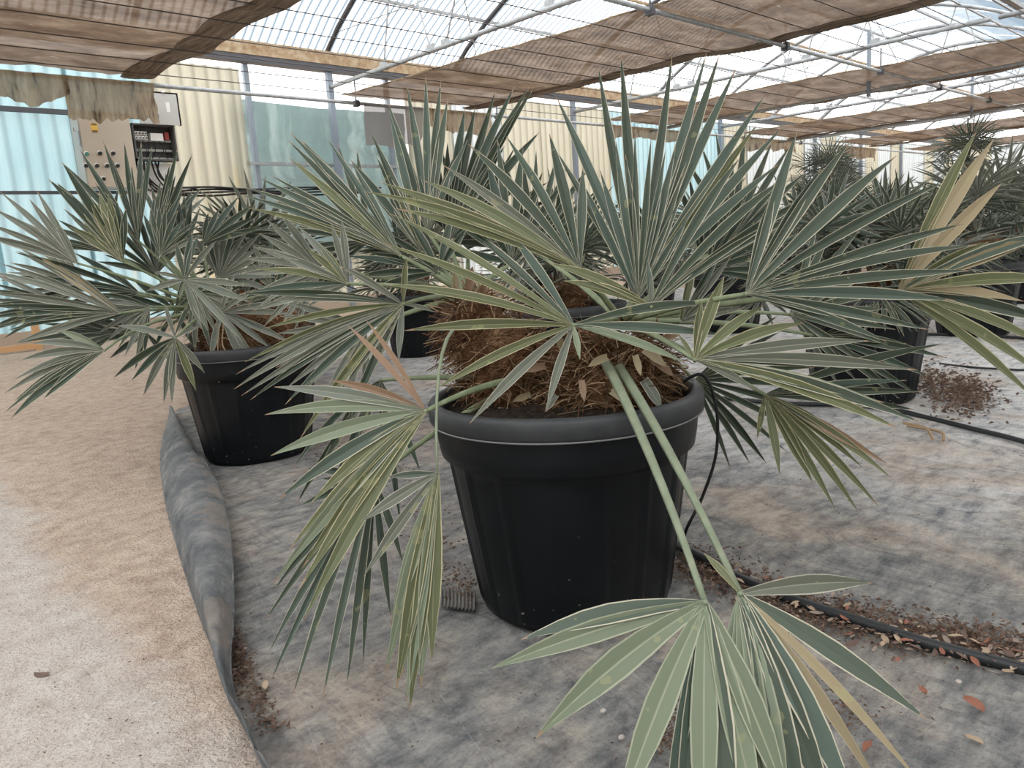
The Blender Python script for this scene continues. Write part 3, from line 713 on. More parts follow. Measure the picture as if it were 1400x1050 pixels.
def leaf(palm, crown, hub, tips, lean=(0, 0), wd=0.030, material=LG, pet=M_PET, pr=0.007, via=None, mats=None, wids=None, fold=0.62, bow=0.03, zmin=0.03, joined=False):
    """hub (px,py,depth) ; tips pixels ; lean = depth change per pixel-length to the right / downwards"""
    hp_ = P(*hub); tp = []
    for t in tips:
        dz = (lean[0]*(t[0]-hub[0])+lean[1]*(t[1]-hub[1]))*hub[2]/FPX
        if len(t) > 2: dz += t[2]
        q = P(t[0], t[1], hub[2]+dz)
        if q.z < zmin:           # keep blades above the ground
            q = G(t[0], t[1], zmin) if (G(t[0], t[1], zmin)-EYE).dot(FWD) < hub[2]+dz else q
            q.z = max(q.z, zmin)
        tp.append(q)
    A = np.array([list((q-hp_).normalized()) for q in tp])
    _, _, vt = np.linalg.svd(A); n = V(vt[2])
    if n.dot(EYE-hp_)+0.6*n.z < 0: n = -n
    cr = V(crown) if not isinstance(crown, tuple) or len(crown) != 3 else P(*crown)
    if via is None: mid = (cr+hp_)*0.5+V((0, 0, 0.05*(hp_-cr).length))
    else: mid = P(*via)
    pts = bez(cr, mid, hp_, 9)
    m = len(pts)
    lf = put('leaf', *join(tube(pts, [pr*1.35-(pr*0.75)*i/(m-1) for i in range(m)], 6, flat=0.38, side=(hp_-cr).cross(EYE-hp_).normalized()),
                          tube([hp_-n*0.002, hp_+n*0.005], [pr*0.8, pr*0.4], 6)), pet, hp_, palm, smooth=True)
    if joined:
        vs_, fs, uv = [], [], []
        for q in tp:
            g = blade_geo(hp_, q, (n+V((random.uniform(-.18, .18), random.uniform(-.18, .18), random.uniform(-.18, .18)))).normalized(), wd*random.uniform(.88, 1.1), bow=bow+random.uniform(-.012, .02), fold=fold, twist=random.uniform(-.35, .35))
            k = len(vs_); vs_ += g[0]; fs += [tuple(j+k for j in t) for t in g[1]]; uv += g[2]
        b_ = put('blade_fan', vs_, fs, material, hp_, lf, uvs=uv); b_['kind'] = 'stuff'
        return lf
    for i, q in enumerate(tp):
        mm = material
        if mats and i in mats: mm = mats[i]
        Lk = (q-hp_).length
        nn = (n+V((random.uniform(-.18, .18), random.uniform(-.18, .18), random.uniform(-.18, .18)))).normalized()
        blade(hp_, q, nn, min(wd*(wids.get(i, 1) if wids else 1)*random.uniform(0.88, 1.1), Lk*0.16), mm, lf, bow=bow+random.uniform(-0.012, 0.02), fold=fold*random.uniform(0.7, 1.25), twist=random.uniform(-0.35, 0.35), side_bow=random.uniform(-0.012, 0.012))
    return lf

def stem(palm, pts, radii, seed, fib=500, light=120, length=0.11):
    """hairy palm stem: lumpy core, plus a mat of fibres"""
    pts = spline(pts, 6); m = len(pts)
    rr = np.interp(np.linspace(0, 1, m), np.linspace(0, 1, len(radii)), radii)
    v, fcs = tube(pts, list(rr), 18)
    v = [p+(p-pts[min(m-1, i//18)]+V((0, 0, 1e-6))).normalized()*(0.05*nz(p.x*11, p.y*11, p.z*11+seed)+0.03*nz(p.x*33, p.y*33, p.z*33)) if i < 18*m else p for i, p in enumerate(v)]
    tr = put('trunk', v, fcs, M_FIB, pts[0], palm, smooth=True)
    rnd = random.Random(seed)
    for nm, cnt, mt, wdt in (('fibre', int(fib*2.6), M_FIB, 0.0012), ('fibre', int(light*3.5), M_FIBL, 0.0011)):
        vs_, fs = [], []
        for k in range(cnt):
            i = rnd.randrange(m); a = rnd.uniform(0, 2*math.pi)
            base = v[min(len(v)-1, i*18+rnd.randrange(18))]
            out = (base-pts[i]).normalized()
            d = (out*rnd.uniform(0.1, 0.8)+V((rnd.uniform(-1, 1), rnd.uniform(-1, 1), rnd.uniform(-0.7, 0.6)))).normalized()
            p = base+out*0.004; ln = length*rnd.uniform(0.4, 1.2); cu = V((rnd.uniform(-1, 1), rnd.uniform(-1, 1), rnd.uniform(-1.4, 0.4)))*0.5
            s = d.cross(V((rnd.uniform(-1, 1), rnd.uniform(-1, 1), rnd.uniform(-1, 1)))).normalized()*wdt*rnd.uniform(0.5, 1.4)
            b0 = len(vs_)
            for q in range(5):
                vs_ += [p+s, p-s]; p = p+d*ln/5; d = (d+cu*0.5).normalized()
            fs += [(b0+2*q, b0+2*q+1, b0+2*q+3, b0+2*q+2) for q in range(4)]
        fo = put(nm, vs_, fs, mt, pts[0], tr); fo['kind'] = 'stuff'
    return tr

def old_base(palm, at, direction, n, size, material):
    """cut, dried petiole stub"""
    vs_, fs, uv = blade_geo(at, V(at)+V(direction).normalized()*size, V(n), size*0.34, bow=0.08, fold=0.5, base=0.9)
    return put('leaf_base', vs_, fs, material, at, palm, smooth=True, uvs=uv)

# ------------------------------------------------------------------ the big palm in the middle
C0 = V((1.385, 1.262, 0))
pm = potted_palm(C0, 'large grey-green fan palm in a black pot, its fronds reaching down to the ground fabric', None, 0.2)
S1, S2 = P(850, 440, 1.92), P(640, 405, 2.12)
stem(pm, [P(815, 575, 1.92), P(835, 525, 1.90), P(850, 470, 1.92)], [0.10, 0.115, 0.045], 3, 1300, 420)
stem(pm, [P(715, 560, 1.98), P(675, 490, 2.02), P(635, 425, 2.10)], [0.075, 0.085, 0.04], 5, 1000, 220)
stem(pm, [P(745, 560, 2.08), P(742, 515, 2.10), P(735, 480, 2.12)], [0.08, 0.075, 0.035], 8, 500, 90)
for i, (px, py, d, dx, dy, s, mt) in enumerate(((830, 488, 1.74, -0.7, 0.35, 0.055, LT), (880, 478, 1.74, 0.7, 0.6, 0.065, LT), (893, 492, 1.75, 0.8, 0.7, 0.06, LB), (868, 486, 1.72, 0.2, 0.9, 0.05, LT), (795, 520, 1.74, 0.1, 1, 0.05, LB), (880, 520, 1.75, 0.5, 0.9, 0.08, LW), (745, 500, 1.86, -0.6, 0.2, 0.06, LB), (725, 540, 1.86, -0.8, 0.3, 0.05, LT), (640, 400, 2.02, 0.2, -1, 0.07, LB), (625, 402, 2.02, -0.1, -1, 0.06, LT), (655, 408, 2.03, 0.4, -0.8, 0.06, LB), (835, 535, 1.73, 0.5, 0.4, 0.05, LT), (770, 480, 1.76, -0.3, -0.7, 0.05, LT), (905, 465, 1.8, 0.9, -0.4, 0.06, LB), (760, 540, 1.75, -0.4, 0.6, 0.05, LW))):
    old_base(pm, P(px, py, d), RGT*dx-UPV*dy-FWD*0.35, -FWD, s, mt)

# L1 star facing the camera
leaf(pm, S1, (784, 445, 1.66), [(531, 291), (524, 333), (526, 389), (553, 452), (597, 531), (642, 579), (747, 561), (793, 492, -.02), (880, 474), (936, 495), (988, 458), (977, 414), (634, 306), (696, 316)], (0.05, -0.45), 0.026, LG, mats={0: LO, 1: LO, 2: LO, 3: LO, 4: LO, 5: LW, 6: LW, 7: LP, 8: LG, 9: LP}, bow=0.05)
# L2 fan to the upper left
leaf(pm, S1, (792, 368, 1.74), [(500, 262), (520, 249), (540, 285), (577, 246), (605, 225), (640, 197), (692, 186), (751, 183), (797, 228), (717, 335), (800, 346)], (0.15, -0.25), 0.030, LG, mats={0: LO, 1: LO, 2: LO, 3: LO, 4: LW, 9: LO, 10: LO}, bow=0.06)
# L4 tall fan behind
leaf(pm, S1, (872, 396, 2.02), [(760, 131), (818, 90), (849, 73), (919, 76), (966, 72), (984, 73), (1007, 92), (1046, 130), (1070, 173), (1037, 168), (1065, 224), (760, 205)], (0.0, -0.35), 0.034, LG, mats={9: LO}, bow=0.0)
# L5 upright inner fan, pale edged
leaf(pm, S1, (872, 408, 1.86), [(797, 250), (820, 232), (842, 192), (855, 210), (868, 182), (890, 190), (910, 205), (924, 198), (935, 235), (931, 270), (927, 318), (940, 300)], (0.0, -0.2), 0.024, LG, bow=0.0, fold=0.7)
# L3 front middle fan
leaf(pm, S1, (890, 420, 1.68), [(770, 384), (820, 387), (752, 360), (885, 356), (925, 359), (891, 376, -.03), (972, 350), (1011, 217), (1078, 241), (1122, 262), (1106, 290), (1040, 318)], (0.0, -0.3), 0.028, LG, mats={0: LO, 1: LO, 2: LO, 5: LW}, bow=0.08)
# L6 big fan to the right
leaf(pm, S1, (1020, 402, 1.58), [(1089, 182), (1162, 194), (1226, 213), (1291, 249), (1319, 306), (1337, 335), (1327, 370), (1306, 411), (1111, 386), (1271, 451), (1212, 467), (1159, 438), (1122, 232), (1060, 260)], (0.25, -0.2), 0.031, LG, via=(930, 415, 1.72), bow=0.035)
# L7 lower right fan
leaf(pm, S1, (950, 492, 1.62), [(927, 457), (959, 410), (990, 378), (1045, 417), (1100, 441), (1188, 466), (1135, 502), (1255, 506), (1208, 551), (1257, 577), (1228, 586), (1032, 533), (968, 440)], (-0.15, -0.3), 0.031, LO, mats={0: LO, 5: LW, 6: LG, 7: LW, 8: LP, 9: LG, 11: LW}, bow=0.05)
# L8 drooping fan right
leaf(pm, S1, (1046, 540, 1.78), [(1066, 650), (1111, 660), (1142, 696), (1174, 701), (1201, 692), (1219, 654), (1212, 634), (1180, 640), (1150, 600), (1250, 560), (1240, 520), (1035, 600), (1290, 470), (1262, 535)], (-0.1, -0.1), 0.026, LO, mats={6: LB, 8: LD, 9: LD, 10: LD, 12: LD, 13: LD}, bow=0.05)
# L9 left fan, dusty
leaf(pm, S2, (551, 416, 1.80), [(466, 364), (326, 402), (372, 412), (362, 449), (335, 495), (322, 512), (320, 532), (330, 541), (342, 547), (390, 553), (410, 600), (440, 560), (470, 535), (500, 528), (545, 495), (595, 427), (556, 352), (470, 590)], (0.1, -0.1), 0.022, LW, mats={1: LD, 2: LW, 3: LO, 4: LO, 8: LD, 9: LD, 10: LO, 11: LO, 16: LO, 17: LD}, bow=0.06)
# L10 smaller fan beyond it
leaf(pm, S2, (476, 388, 1.98), [(407, 309), (433, 330), (418, 339), (365, 340), (380, 351), (350, 368), (453, 306), (467, 300), (340, 400), (345, 425), (420, 420)], (0.0, -0.2), 0.023, LW, mats={1: LO, 2: LO, 5: LO, 8: LD}, bow=0.04)
# L11 lower left fan
leaf(pm, P(700, 520, 1.85), (582, 562, 1.55), [(475, 444), (500, 437), (452, 520), (375, 529), (362, 567), (370, 623), (380, 683), (425, 688), (395, 752), (412, 778), (409, 806), (415, 848), (394, 768), (372, 800)], (0.05, -0.15), 0.031, LP, mats={0: LB, 1: LB, 2: LB, 3: LW, 6: LG, 7: LO, 8: LO, 9: LO, 10: LO, 11: LO, 12: LG}, bow=0.07, fold=0.4, wids={0: .5, 1: .45, 2: .7})
# L12 fan behind L11
leaf(pm, P(700, 530, 1.95), (512, 655, 1.74), [(375, 806), (362, 849), (367, 893), (370, 931), (399, 955), (441, 956), (474, 938), (496, 911), (534, 844), (551, 770), (440, 655), (412, 690), (420, 640), (430, 705)], (0.0, -0.1), 0.022, LG, mats={10: LD, 11: LD, 12: LD, 13: LD}, bow=0.05, via=(600, 580, 1.86))
# L13 folded fan hanging against the pot
leaf(pm, P(640, 445, 1.85), (598, 647, 1.50), [(529, 652), (492, 714), (497, 788), (534, 858), (527, 921), (541, 946), (556, 960), (560, 971), (575, 940), (590, 905), (548, 930)], (0.0, -0.05), 0.034, LP, pet=M_PETP, pr=0.004, via=(588, 430, 1.66), mats={0: LG, 1: LW, 2: LW, 5: LO, 7: LO, 9: LO}, bow=0.02, fold=0.3, wids={0: .5, 1: .7, 2: .7})
# dark blades hanging behind the lower left fan
leaf(pm, P(690, 520, 2.0), (520, 520, 1.95), [(575, 645), (545, 690), (470, 640), (430, 660), (405, 690), (440, 730), (490, 600), (530, 650), (548, 720), (455, 600), (400, 640)], (0.0, 0.0), 0.024, LD, mats={0: LG, 1: LG}, bow=0.08)
# L15 / L16 leaves lying down towards the camera
leaf(pm, P(828, 495, 1.76), (964, 824, 1.16), [(713, 874), (672, 914), (733, 1008), (840, 1130), (905, 1150), (925, 1180), (962, 1190), (1000, 1180), (1045, 1165), (1085, 1120)], (0.0, -0.34), 0.042, LP, pet=M_PETP, pr=0.0085, via=(893, 615, 1.40), mats={0: LG, 4: LD, 5: LD, 7: LG}, bow=0.07, fold=0.22, wids={0: .7, 1: .9, 4: .6, 5: .6})
leaf(pm, P(845, 500, 1.77), (1012, 812, 1.20), [(962, 756), (1192, 797), (1267, 984), (1262, 1075), (1215, 1100), (1180, 1130), (1150, 1150), (1110, 1160), (1080, 1170), (1050, 1150), (1020, 1120), (992, 960)], (-0.1, -0.34), 0.042, LP, pet=M_PETP, pr=0.0085, via=(918, 610, 1.42), mats={0: LO, 1: LW, 2: LG, 3: LT, 4: LT, 5: LG, 6: LG, 7: LG}, bow=0.07, fold=0.22, wids={0: .7, 1: .75, 2: .85, 3: .4, 4: .45, 11: .6})
# L17 tan fan far right
leaf(pm, S1, (1228, 398, 1.74), [(1335, 180), (1359, 190), (1370, 250), (1425, 325), (1450, 318), (1460, 384), (1450, 445), (1445, 480), (1435, 520), (1420, 550), (1400, 412), (1352, 330)], (0.1, -0.2), 0.036, LT, via=(1040, 400, 1.85), mats={0: LO, 4: LG, 5: LO, 6: LG, 7: LO, 8: LO, 9: LO, 3: LT, 11: LO}, bow=0.05)
# crown of the left-leaning stem
leaf(pm, S2, (585, 318, 2.16), [(531, 141), (556, 115), (582, 104), (603, 109), (612, 136), (640, 190), (548, 190), (570, 230), (600, 240), (520, 230), (620, 215)], (0, -0.25), 0.029, LG, bow=0.0)
leaf(pm, S2, (612, 330, 2.2), [(612, 195), (636, 147), (650, 147), (677, 125), (704, 117), (725, 116), (730, 120), (690, 200), (665, 235), (590, 190), (712, 250), (738, 180)], (0.1, -0.3), 0.032, LD, bow=0.02)
leaf(pm, S2, (548, 350, 2.08), [(394, 192), (397, 182), (411, 190), (447, 188), (395, 216), (371, 240), (355, 243), (335, 256), (330, 266), (338, 284), (480, 220), (430, 300)], (0.0, -0.25), 0.027, LG, bow=0.03, mats={4: LO, 9: LO})
leaf(pm, S2, (578, 345, 2.12), [(480, 219), (507, 181), (515, 215), (532, 150), (500, 245), (540, 250), (555, 240), (560, 270), (530, 265)], (0, -0.2), 0.030, LG, mats={4: LD, 5: LO, 6: LO, 7: LO}, bow=0.02)
leaf(pm, S2, (700, 360, 2.2), [(640, 260), (665, 215), (715, 200), (742, 235), (760, 300), (620, 300), (680, 190), (600, 345), (770, 250)], (0, -0.2), 0.034, LD, mats={2: LG, 6: LG}, bow=0.03)
leaf(pm, S2, (600, 372, 2.1), [(505, 345), (530, 320), (560, 300), (480, 380), (500, 400), (470, 350), (620, 290), (640, 310)], (0.1, -0.2), 0.026, LD, bow=0.04)
# small inner leaves by the crown on the right
leaf(pm, S1, (930, 440, 1.85), [(965, 385), (985, 345), (1000, 350), (950, 350), (1010, 380), (1020, 420)], (0.0, -0.1), 0.024, LW, bow=0.02, mats={1: LD, 3: LO})
leaf(pm, S1, (1120, 460, 2.2), [(1165, 445), (1180, 455), (1190, 468), (1290, 488), (1240, 470), (1270, 515), (1255, 540), (1230, 545), (1170, 500)], (0.1, -0.1), 0.026, LD, bow=0.03)

def fan(palm, crown, hub, ang, spread, length, n, wd, material, lean=(0, -0.15), mats=None, bow=0.04, **kw):
    tips = []
    for i in range(n):
        a = math.radians(ang+spread*(i/(n-1)-0.5)+random.uniform(-3, 3)); l_ = length*(0.8+0.2*math.cos(math.radians(spread)*(i/(n-1)-0.5)))*random.uniform(0.88, 1.06)
        tips.append((hub[0]+l_*math.cos(a), hub[1]-l_*math.sin(a)))
    return leaf(palm, crown, hub, tips, lean, wd, material, bow=bow, mats=mats or {i: random.choice((LD, LG, LW)) for i in range(0, n, 3)}, **kw)
# dense inner leaves of the big palm, behind the leading fans
for hx, hy, d, ang, sp_, ln, n_, mt in ((505, 330, 2.3, 160, 120, 150, 12, LG), (640, 340, 2.35, 80, 120, 150, 12, LD), (730, 345, 2.3, 110, 130, 150, 13, LG), (965, 370, 2.2, 50, 120, 150, 12, LD), (1080, 430, 2.2, 10, 130, 150, 12, LG), (440, 370, 2.2, 185, 120, 110, 11, LW), (950, 520, 2.15, -15, 110, 160, 11, LD), (500, 450, 2.1, 215, 110, 130, 11, LW), (1000, 330, 2.3, 75, 90, 150, 10, LG)):
    fan(pm, S2 if hx < 700 else S1, (hx, hy, d), ang, sp_, ln, n_, 0.024, mt, joined=True)

# ------------------------------------------------------------------ the palm on the left
CL = V((1.60, 3.42, 0))
pl = potted_palm(CL, 'dusty green fan palm in a black pot behind the curled fabric edge', None, 0.5)
SL = P(290, 425, 3.62)
stem(pl, [P(325, 490, 3.62), P(312, 455, 3.6), P(290, 425, 3.62)], [0.12, 0.13, 0.07], 12, 400, 150)
stem(pl, [P(365, 485, 3.68), P(385, 450, 3.7), P(395, 425, 3.72)], [0.09, 0.10, 0.06], 13, 300, 120)
LE = dict(wd=0.036, material=LD)
leaf(pl, SL, (168, 357, 3.35), [(66, 245), (85, 222), (78, 250), (108, 255), (104, 272), (122, 268), (135, 262), (148, 265), (172, 285), (160, 275), (96, 310), (113, 305)], (0.1, -0.1), 0.050, LO, mats={0: LD, 1: LD, 2: LD, 9: LD, 8: LD}, bow=0.06)
leaf(pl, SL, (190, 330, 3.5), [(140, 190), (109, 204), (86, 223), (170, 195), (193, 194), (208, 200), (152, 215), (180, 225), (200, 225), (130, 250)], (0.0, -0.2), **LE, bow=0.0)
leaf(pl, SL, (213, 338, 3.45), [(243, 202), (263, 211), (220, 245), (232, 225), (225, 262), (240, 240), (250, 262), (210, 270)], (0.0, -0.2), **LE, bow=0.02)
leaf(pl, SL, (252, 350, 3.55), [(240, 258), (252, 263), (263, 270), (274, 283), (230, 270), (232, 300), (262, 300)], (0.0, -0.2), **LE, bow=0.0)
leaf(pl, SL, (106, 360, 3.2), [(0, 262), (-10, 285), (-20, 305), (40, 272), (50, 260), (25, 300), (-15, 325), (-30, 320), (75, 300)], (0.1, -0.1), 0.034, LW, bow=0.04)
leaf(pl, SL, (165, 428, 3.2), [(-20, 400), (-25, 418), (-25, 436), (-10, 448), (10, 452), (-20, 370), (0, 360), (30, 345), (55, 352), (60, 458), (80, 362), (20, 470)], (0.05, -0.1), 0.034, LW, mats={1: LD, 2: LD, 3: LD, 8: LT, 4: LD}, bow=0.04)
leaf(pl, SL, (190, 400, 3.4), [(60, 395), (0, 378), (20, 345), (40, 380), (100, 345), (150, 370), (70, 420), (110, 440)], (0.1, -0.1), **LE, bow=0.04)
leaf(pl, SL, (253, 383, 3.15), [(333, 468), (284, 452), (275, 450), (200, 398), (245, 410), (342, 413), (210, 372), (272, 320), (262, 318), (345, 392), (295, 330), (240, 330)], (0.0, -0.2), 0.036, LW, mats={7: LD, 8: LD, 11: LD, 4: LP}, bow=0.05)
leaf(pl, SL, (240, 462, 3.1), [(155, 517), (180, 520), (196, 541), (224, 551), (235, 552), (268, 534), (280, 510), (225, 415), (275, 445), (160, 445), (200, 500)], (0.0, -0.1), 0.040, LW, mats={0: LD, 1: LD, 5: LO, 10: LD}, bow=0.05)
leaf(pl, SL, (143, 479, 2.95), [(14, 573), (4, 566), (20, 548), (6, 538), (18, 520), (42, 470), (80, 452), (30, 492), (60, 545)], (0.0, -0.1), 0.040, LG, mats={3: LW, 4: LW, 5: LW, 6: LP, 7: LW}, bow=0.08, via=(200, 430, 3.3))
leaf(pl, SL, (278, 335, 3.6), [(327, 268), (350, 278), (352, 296), (345, 318), (300, 285), (285, 290), (362, 310)], (0.1, -0.2), **LE, bow=0.03)
leaf(pl, SL, (303, 427, 3.4), [(333, 500), (288, 494), (375, 480), (402, 430), (385, 415), (365, 455), (350, 395), (320, 375), (400, 470), (355, 505)], (0.0, -0.1), 0.036, LW, bow=0.05)
leaf(pl, SL, (375, 400, 3.7), [(330, 350), (345, 330), (370, 325), (400, 330), (430, 350), (450, 375), (440, 410), (320, 380), (345, 450), (425, 440), (385, 460)], (0.0, -0.1), 0.034, LW, mats={2: LD, 3: LD}, bow=0.04)
leaf(pl, SL, (200, 455, 3.45), [(115, 470), (60, 462), (90, 430), (120, 415), (150, 490), (185, 505), (240, 500), (18, 470)], (0.0, -0.1), **LE, bow=0.04)
leaf(pl, SL, (240, 425, 3.5), [(150, 400), (180, 380), (215, 370), (260, 365), (290, 385), (300, 460), (210, 480), (270, 480)], (0.0, -0.1), **LE, bow=0.03)
for hx, hy, d, ang, sp_, ln, n_, mt in ((150, 345, 3.6, 130, 90, 95, 11, LD), (228, 325, 3.75, 80, 70, 85, 9, LG), (120, 395, 3.55, 165, 80, 120, 12, LW), (215, 375, 3.6, 110, 120, 90, 11, LD), (90, 420, 3.45, 180, 50, 110, 9, LD), (300, 380, 3.7, 60, 120, 85, 11, LW), (330, 420, 3.75, 0, 140, 90, 11, LW), (205, 420, 3.3, 215, 100, 80, 10, LW), (270, 400, 3.45, 300, 110, 80, 10, LW), (160, 455, 3.3, 190, 60, 100, 9, LD), (220, 350, 3.4, 70, 90, 70, 9, LD)):
    fan(pl, SL, (hx, hy, d), ang, sp_, ln, n_, 0.031, mt)
for px, py, d in ((300, 478, 3.33), (306, 470, 3.33)):
    pts = spline([P(px, py-30, d), P(px-2, py, d), P(px+6, py+18, d-0.02), P(px-1, py+45, d-0.02)], 5)
    put('root_strand', *tube(pts, 0.003, 4), M_FIBL, pts[0], pl)

# ------------------------------------------------------------------ palms farther back: shared leaf meshes, leaves as parts
def proto_leaf(seed, nb, R, plen, droop, wd):
    """leaf along +X from the origin; fan in its own plane"""
    rnd = random.Random(seed)
    hub = V((plen, 0, plen*0.28)); pts = bez((0, 0, 0), (plen*0.6, 0, plen*0.32), hub, 6)
    v, fcs = tube(pts, [0.009, 0.008, 0.007, 0.007, 0.006, 0.006], 5); vs_, fs = list(v), list(fcs); uv = [(0.5, 0.2)]*len(v)
    for i in range(nb):
        a = -2.0+4.0*i/(nb-1)+rnd.uniform(-0.05, 0.05)
        ln = R*(0.72+0.28*math.cos(a*0.6))*rnd.uniform(0.9, 1.05)
        d = V((math.cos(a), math.sin(a), 0.25*math.cos(a)-droop*rnd.uniform(0.6, 1.2)))
        b_, f_, u_ = blade_geo(hub, hub+d*ln, V((-0.25, 0, 1)).normalized(), wd, bow=0.10, fold=0.5, twist=rnd.uniform(-.4, .4))
        k = len(vs_); vs_ += b_; fs += [tuple(q+k for q in t) for t in f_]; uv += u_
    return vs_, fs, uv
PROTO = []
for i, (nb, R, pln, dr, wd) in enumerate(((15, 0.46, 0.34, 0.10, 0.036), (17, 0.42, 0.42, 0.25, 0.034), (14, 0.50, 0.30, 0.0, 0.038), (16, 0.44, 0.38, 0.4, 0.034))):
    for m_ in (LG, LD, LW):
        v, f_, uv = proto_leaf(i*3, nb, R, pln, dr, wd)
        PROTO.append(mesh('leaf', v, f_, m_, smooth=False, uvs=uv))
THIN = []
for i in range(3):
    v, f_, uv = proto_leaf(40+i, 20, 0.42, 0.30, 0.15+0.15*i, 0.018)
    THIN.append(mesh('leaf', v, f_, LG, smooth=False, uvs=uv))
def simple_trunk(root, h, r, lean, seed, near=False):
    base = ORG[root]+V((0, 0, 0.45)); top = base+V((lean[0], lean[1], h-0.45))
    pts = bez(base, (base+top)*0.5, top, 6); v, fcs = tube(pts, [r*1.1, r*1.1, r, r, r*0.9, r*0.7], 12)
    v = [p+V((nz(p.x*20, p.y*20, p.z*20), nz(p.y*20, p.z*20, p.x*20), 0))*0.03 for p in v]
    if near: stem(root, [pts[0], pts[3], pts[-1]], [r*1.1, r, r*0.5], seed, 220, 60)
    else: put('trunk', v, fcs, M_FIB, base, root, smooth=True)
    return top
def back_palm(pos, label, group, seed, h=0.72, n=24, scale=1.0, thin=False, near=False):
    rnd = random.Random(seed)
    root = potted_palm(pos, label, group, rnd.uniform(0, 3))
    for s in range(1 if h > 1.0 else 2):
        top = simple_trunk(root, h*rnd.uniform(0.95, 1.05), 0.09 if h < 1 else 0.08, (rnd.uniform(-.16, .16), rnd.uniform(-.16, .16)) if h < 1 else (0.02, 0.03), seed, near)
        nn = n if h > 1.0 else n//2
        for k in range(nn):
            me = rnd.choice(THIN if thin else PROTO)
            o = link('leaf', me, top, root)
            el = math.radians(-25+105*((k+0.5)/nn)**1.1); az = k*2.39996+rnd.uniform(-.3, .3)+s
            sc = scale*rnd.uniform(0.85, 1.12)
            o.rotation_euler = (rnd.uniform(-.5, .5), -el+0.2, az); o.scale = (sc, sc, sc)
    return root
GR = 'potted palms in the rows behind the big palm'
PB = V((G(788, 480).x, G(788, 480).y, 0))
back_palm(V((3.35, 2.98, 0)), 'fan palm in a black pot standing right behind the big middle palm', None, 21, 0.62, 20, 0.75, near=True)
back_palm(V((3.98, 1.56, 0)), 'fan palm in a black pot beside the dark soil spill on the fabric', None, 22, 0.62, 30, 0.74, near=True)
rows = [(2.6, 5.15), (4.1, 5.4), (6.2, 3.6), (6.5, 1.75), (6.3, 5.8), (8.8, 3.8), (8.9, 1.9), (8.6, 6.1), (11.0, 1.6), (11.3, 4.12), (11.1, 6.2), (13.5, 2.6), (13.7, 4.5), (13.4, 6.5), (16.2, 3.2), (16.0, 5.4), (18.6, 4.0), (18.8, 6.2), (21.5, 5.0)]
for i, (x, y) in enumerate(rows):
    if i == 0: back_palm(V((x, y, 0)), 'fan palm partly hidden between the left palm and the cream wall sheets', None, 30, 0.72, 26, 0.85)
    elif i == 1: back_palm(V((x, y, 0)), 'low fan palm behind the big palm, nearest the cream sheets with rust stains', None, 31, 0.68, 26, 0.8)
    elif i == 2: back_palm(V((x, y, 0)), 'low fan palm next behind the palm beside the soil spill', None, 32, 0.70, 28, 0.8)
    elif i == 3: back_palm(V((x, y, 0)), 'low fan palm next along the hose after the soil spill palm', None, 33, 0.70, 28, 0.85)
    else: back_palm(V((x, y, 0)), 'low potted fan palm standing in the back rows', GR, 30+i, random.uniform(0.66, 0.82), 28, random.uniform(0.78, 0.95))
for i, (x, y, h, lb) in enumerate(((11.8, 5.2, 1.6, 'tall slender-leaved palm with a spiky round head before the pale wall sheets'), (11.15, 3.1, 1.5, 'tall slender-leaved palm with a dense spiky head above the low palms'), (14.9, 6.3, 1.6, 'tall slender-leaved palm standing farther along the back wall'))):
    back_palm(V((x, y, 0)), lb, None, 70+i, h, 24, 0.9, True)

# ================================================================== HOSES AND LITTER
def hose(pts, r, label, z=0.012, mt=M_HOSE, ends=None):
    q = [G(px, py, z+r) for px, py in pts]
    q = spline(q, 6)
    for i, p in enumerate(q): p.z = z+r+0.002*nz(p.x*6, p.y*6)
    o = put('irrigation_hose', *tube(q, r, 8), mt, q[0], None, smooth=True); return tag(o, label, 'hose')
hose([(790, 680), (860, 715), (920, 742), (960, 762), (1010, 790), (1090, 822), (1170, 848), (1250, 875), (1330, 897), (1400, 915), (1520, 948)], 0.0135, 'thick black irrigation hose lying in leaf litter beside the big pot')
hose([(940, 540), (1000, 545), (1080, 552), (1150, 553), (1205, 557), (1260, 569), (1330, 586), (1400, 604), (1520, 640)], 0.011, 'black irrigation hose passing the pot with the soil spill')
hose([(1265, 457), (1330, 458), (1400, 462), (1500, 467)], 0.011, 'black irrigation hose of the row farther back')
hose([(1285, 497), (1340, 503), (1400, 506), (1480, 510)], 0.006, 'thin black drip line between two irrigation hoses')
q = spline([P(925, 528, 1.86), P(960, 512, 1.83), P(979, 555, 1.84), (P(979, 620, 1.86)), P(960, 680, 1.89), P(938, 725, 1.92), G(936, 748, 0.03)], 6)
o = put('drip_tube', *tube(q, 0.0042, 6), M_BLACK, q[0], None, smooth=True); tag(o, 'thin black drip tube looping from the pot rim down to the hose', 'tube')
# more tubes rising to the pot beyond
for i, px in enumerate((1197, 1212)):
    a = G(px, 556, 0.03); q = spline([a, a+V((-0.05, 0.02, 0.2)), a+V((-0.08, 0.06, 0.45))], 5)
    o = put('drip_tube', *tube(q, 0.003, 5), M_BLACK, q[0], None, smooth=True); tag(o, 'thin black drip tube climbing the pot by the soil spill', 'tube', 'drip tubes of the pot by the soil spill')

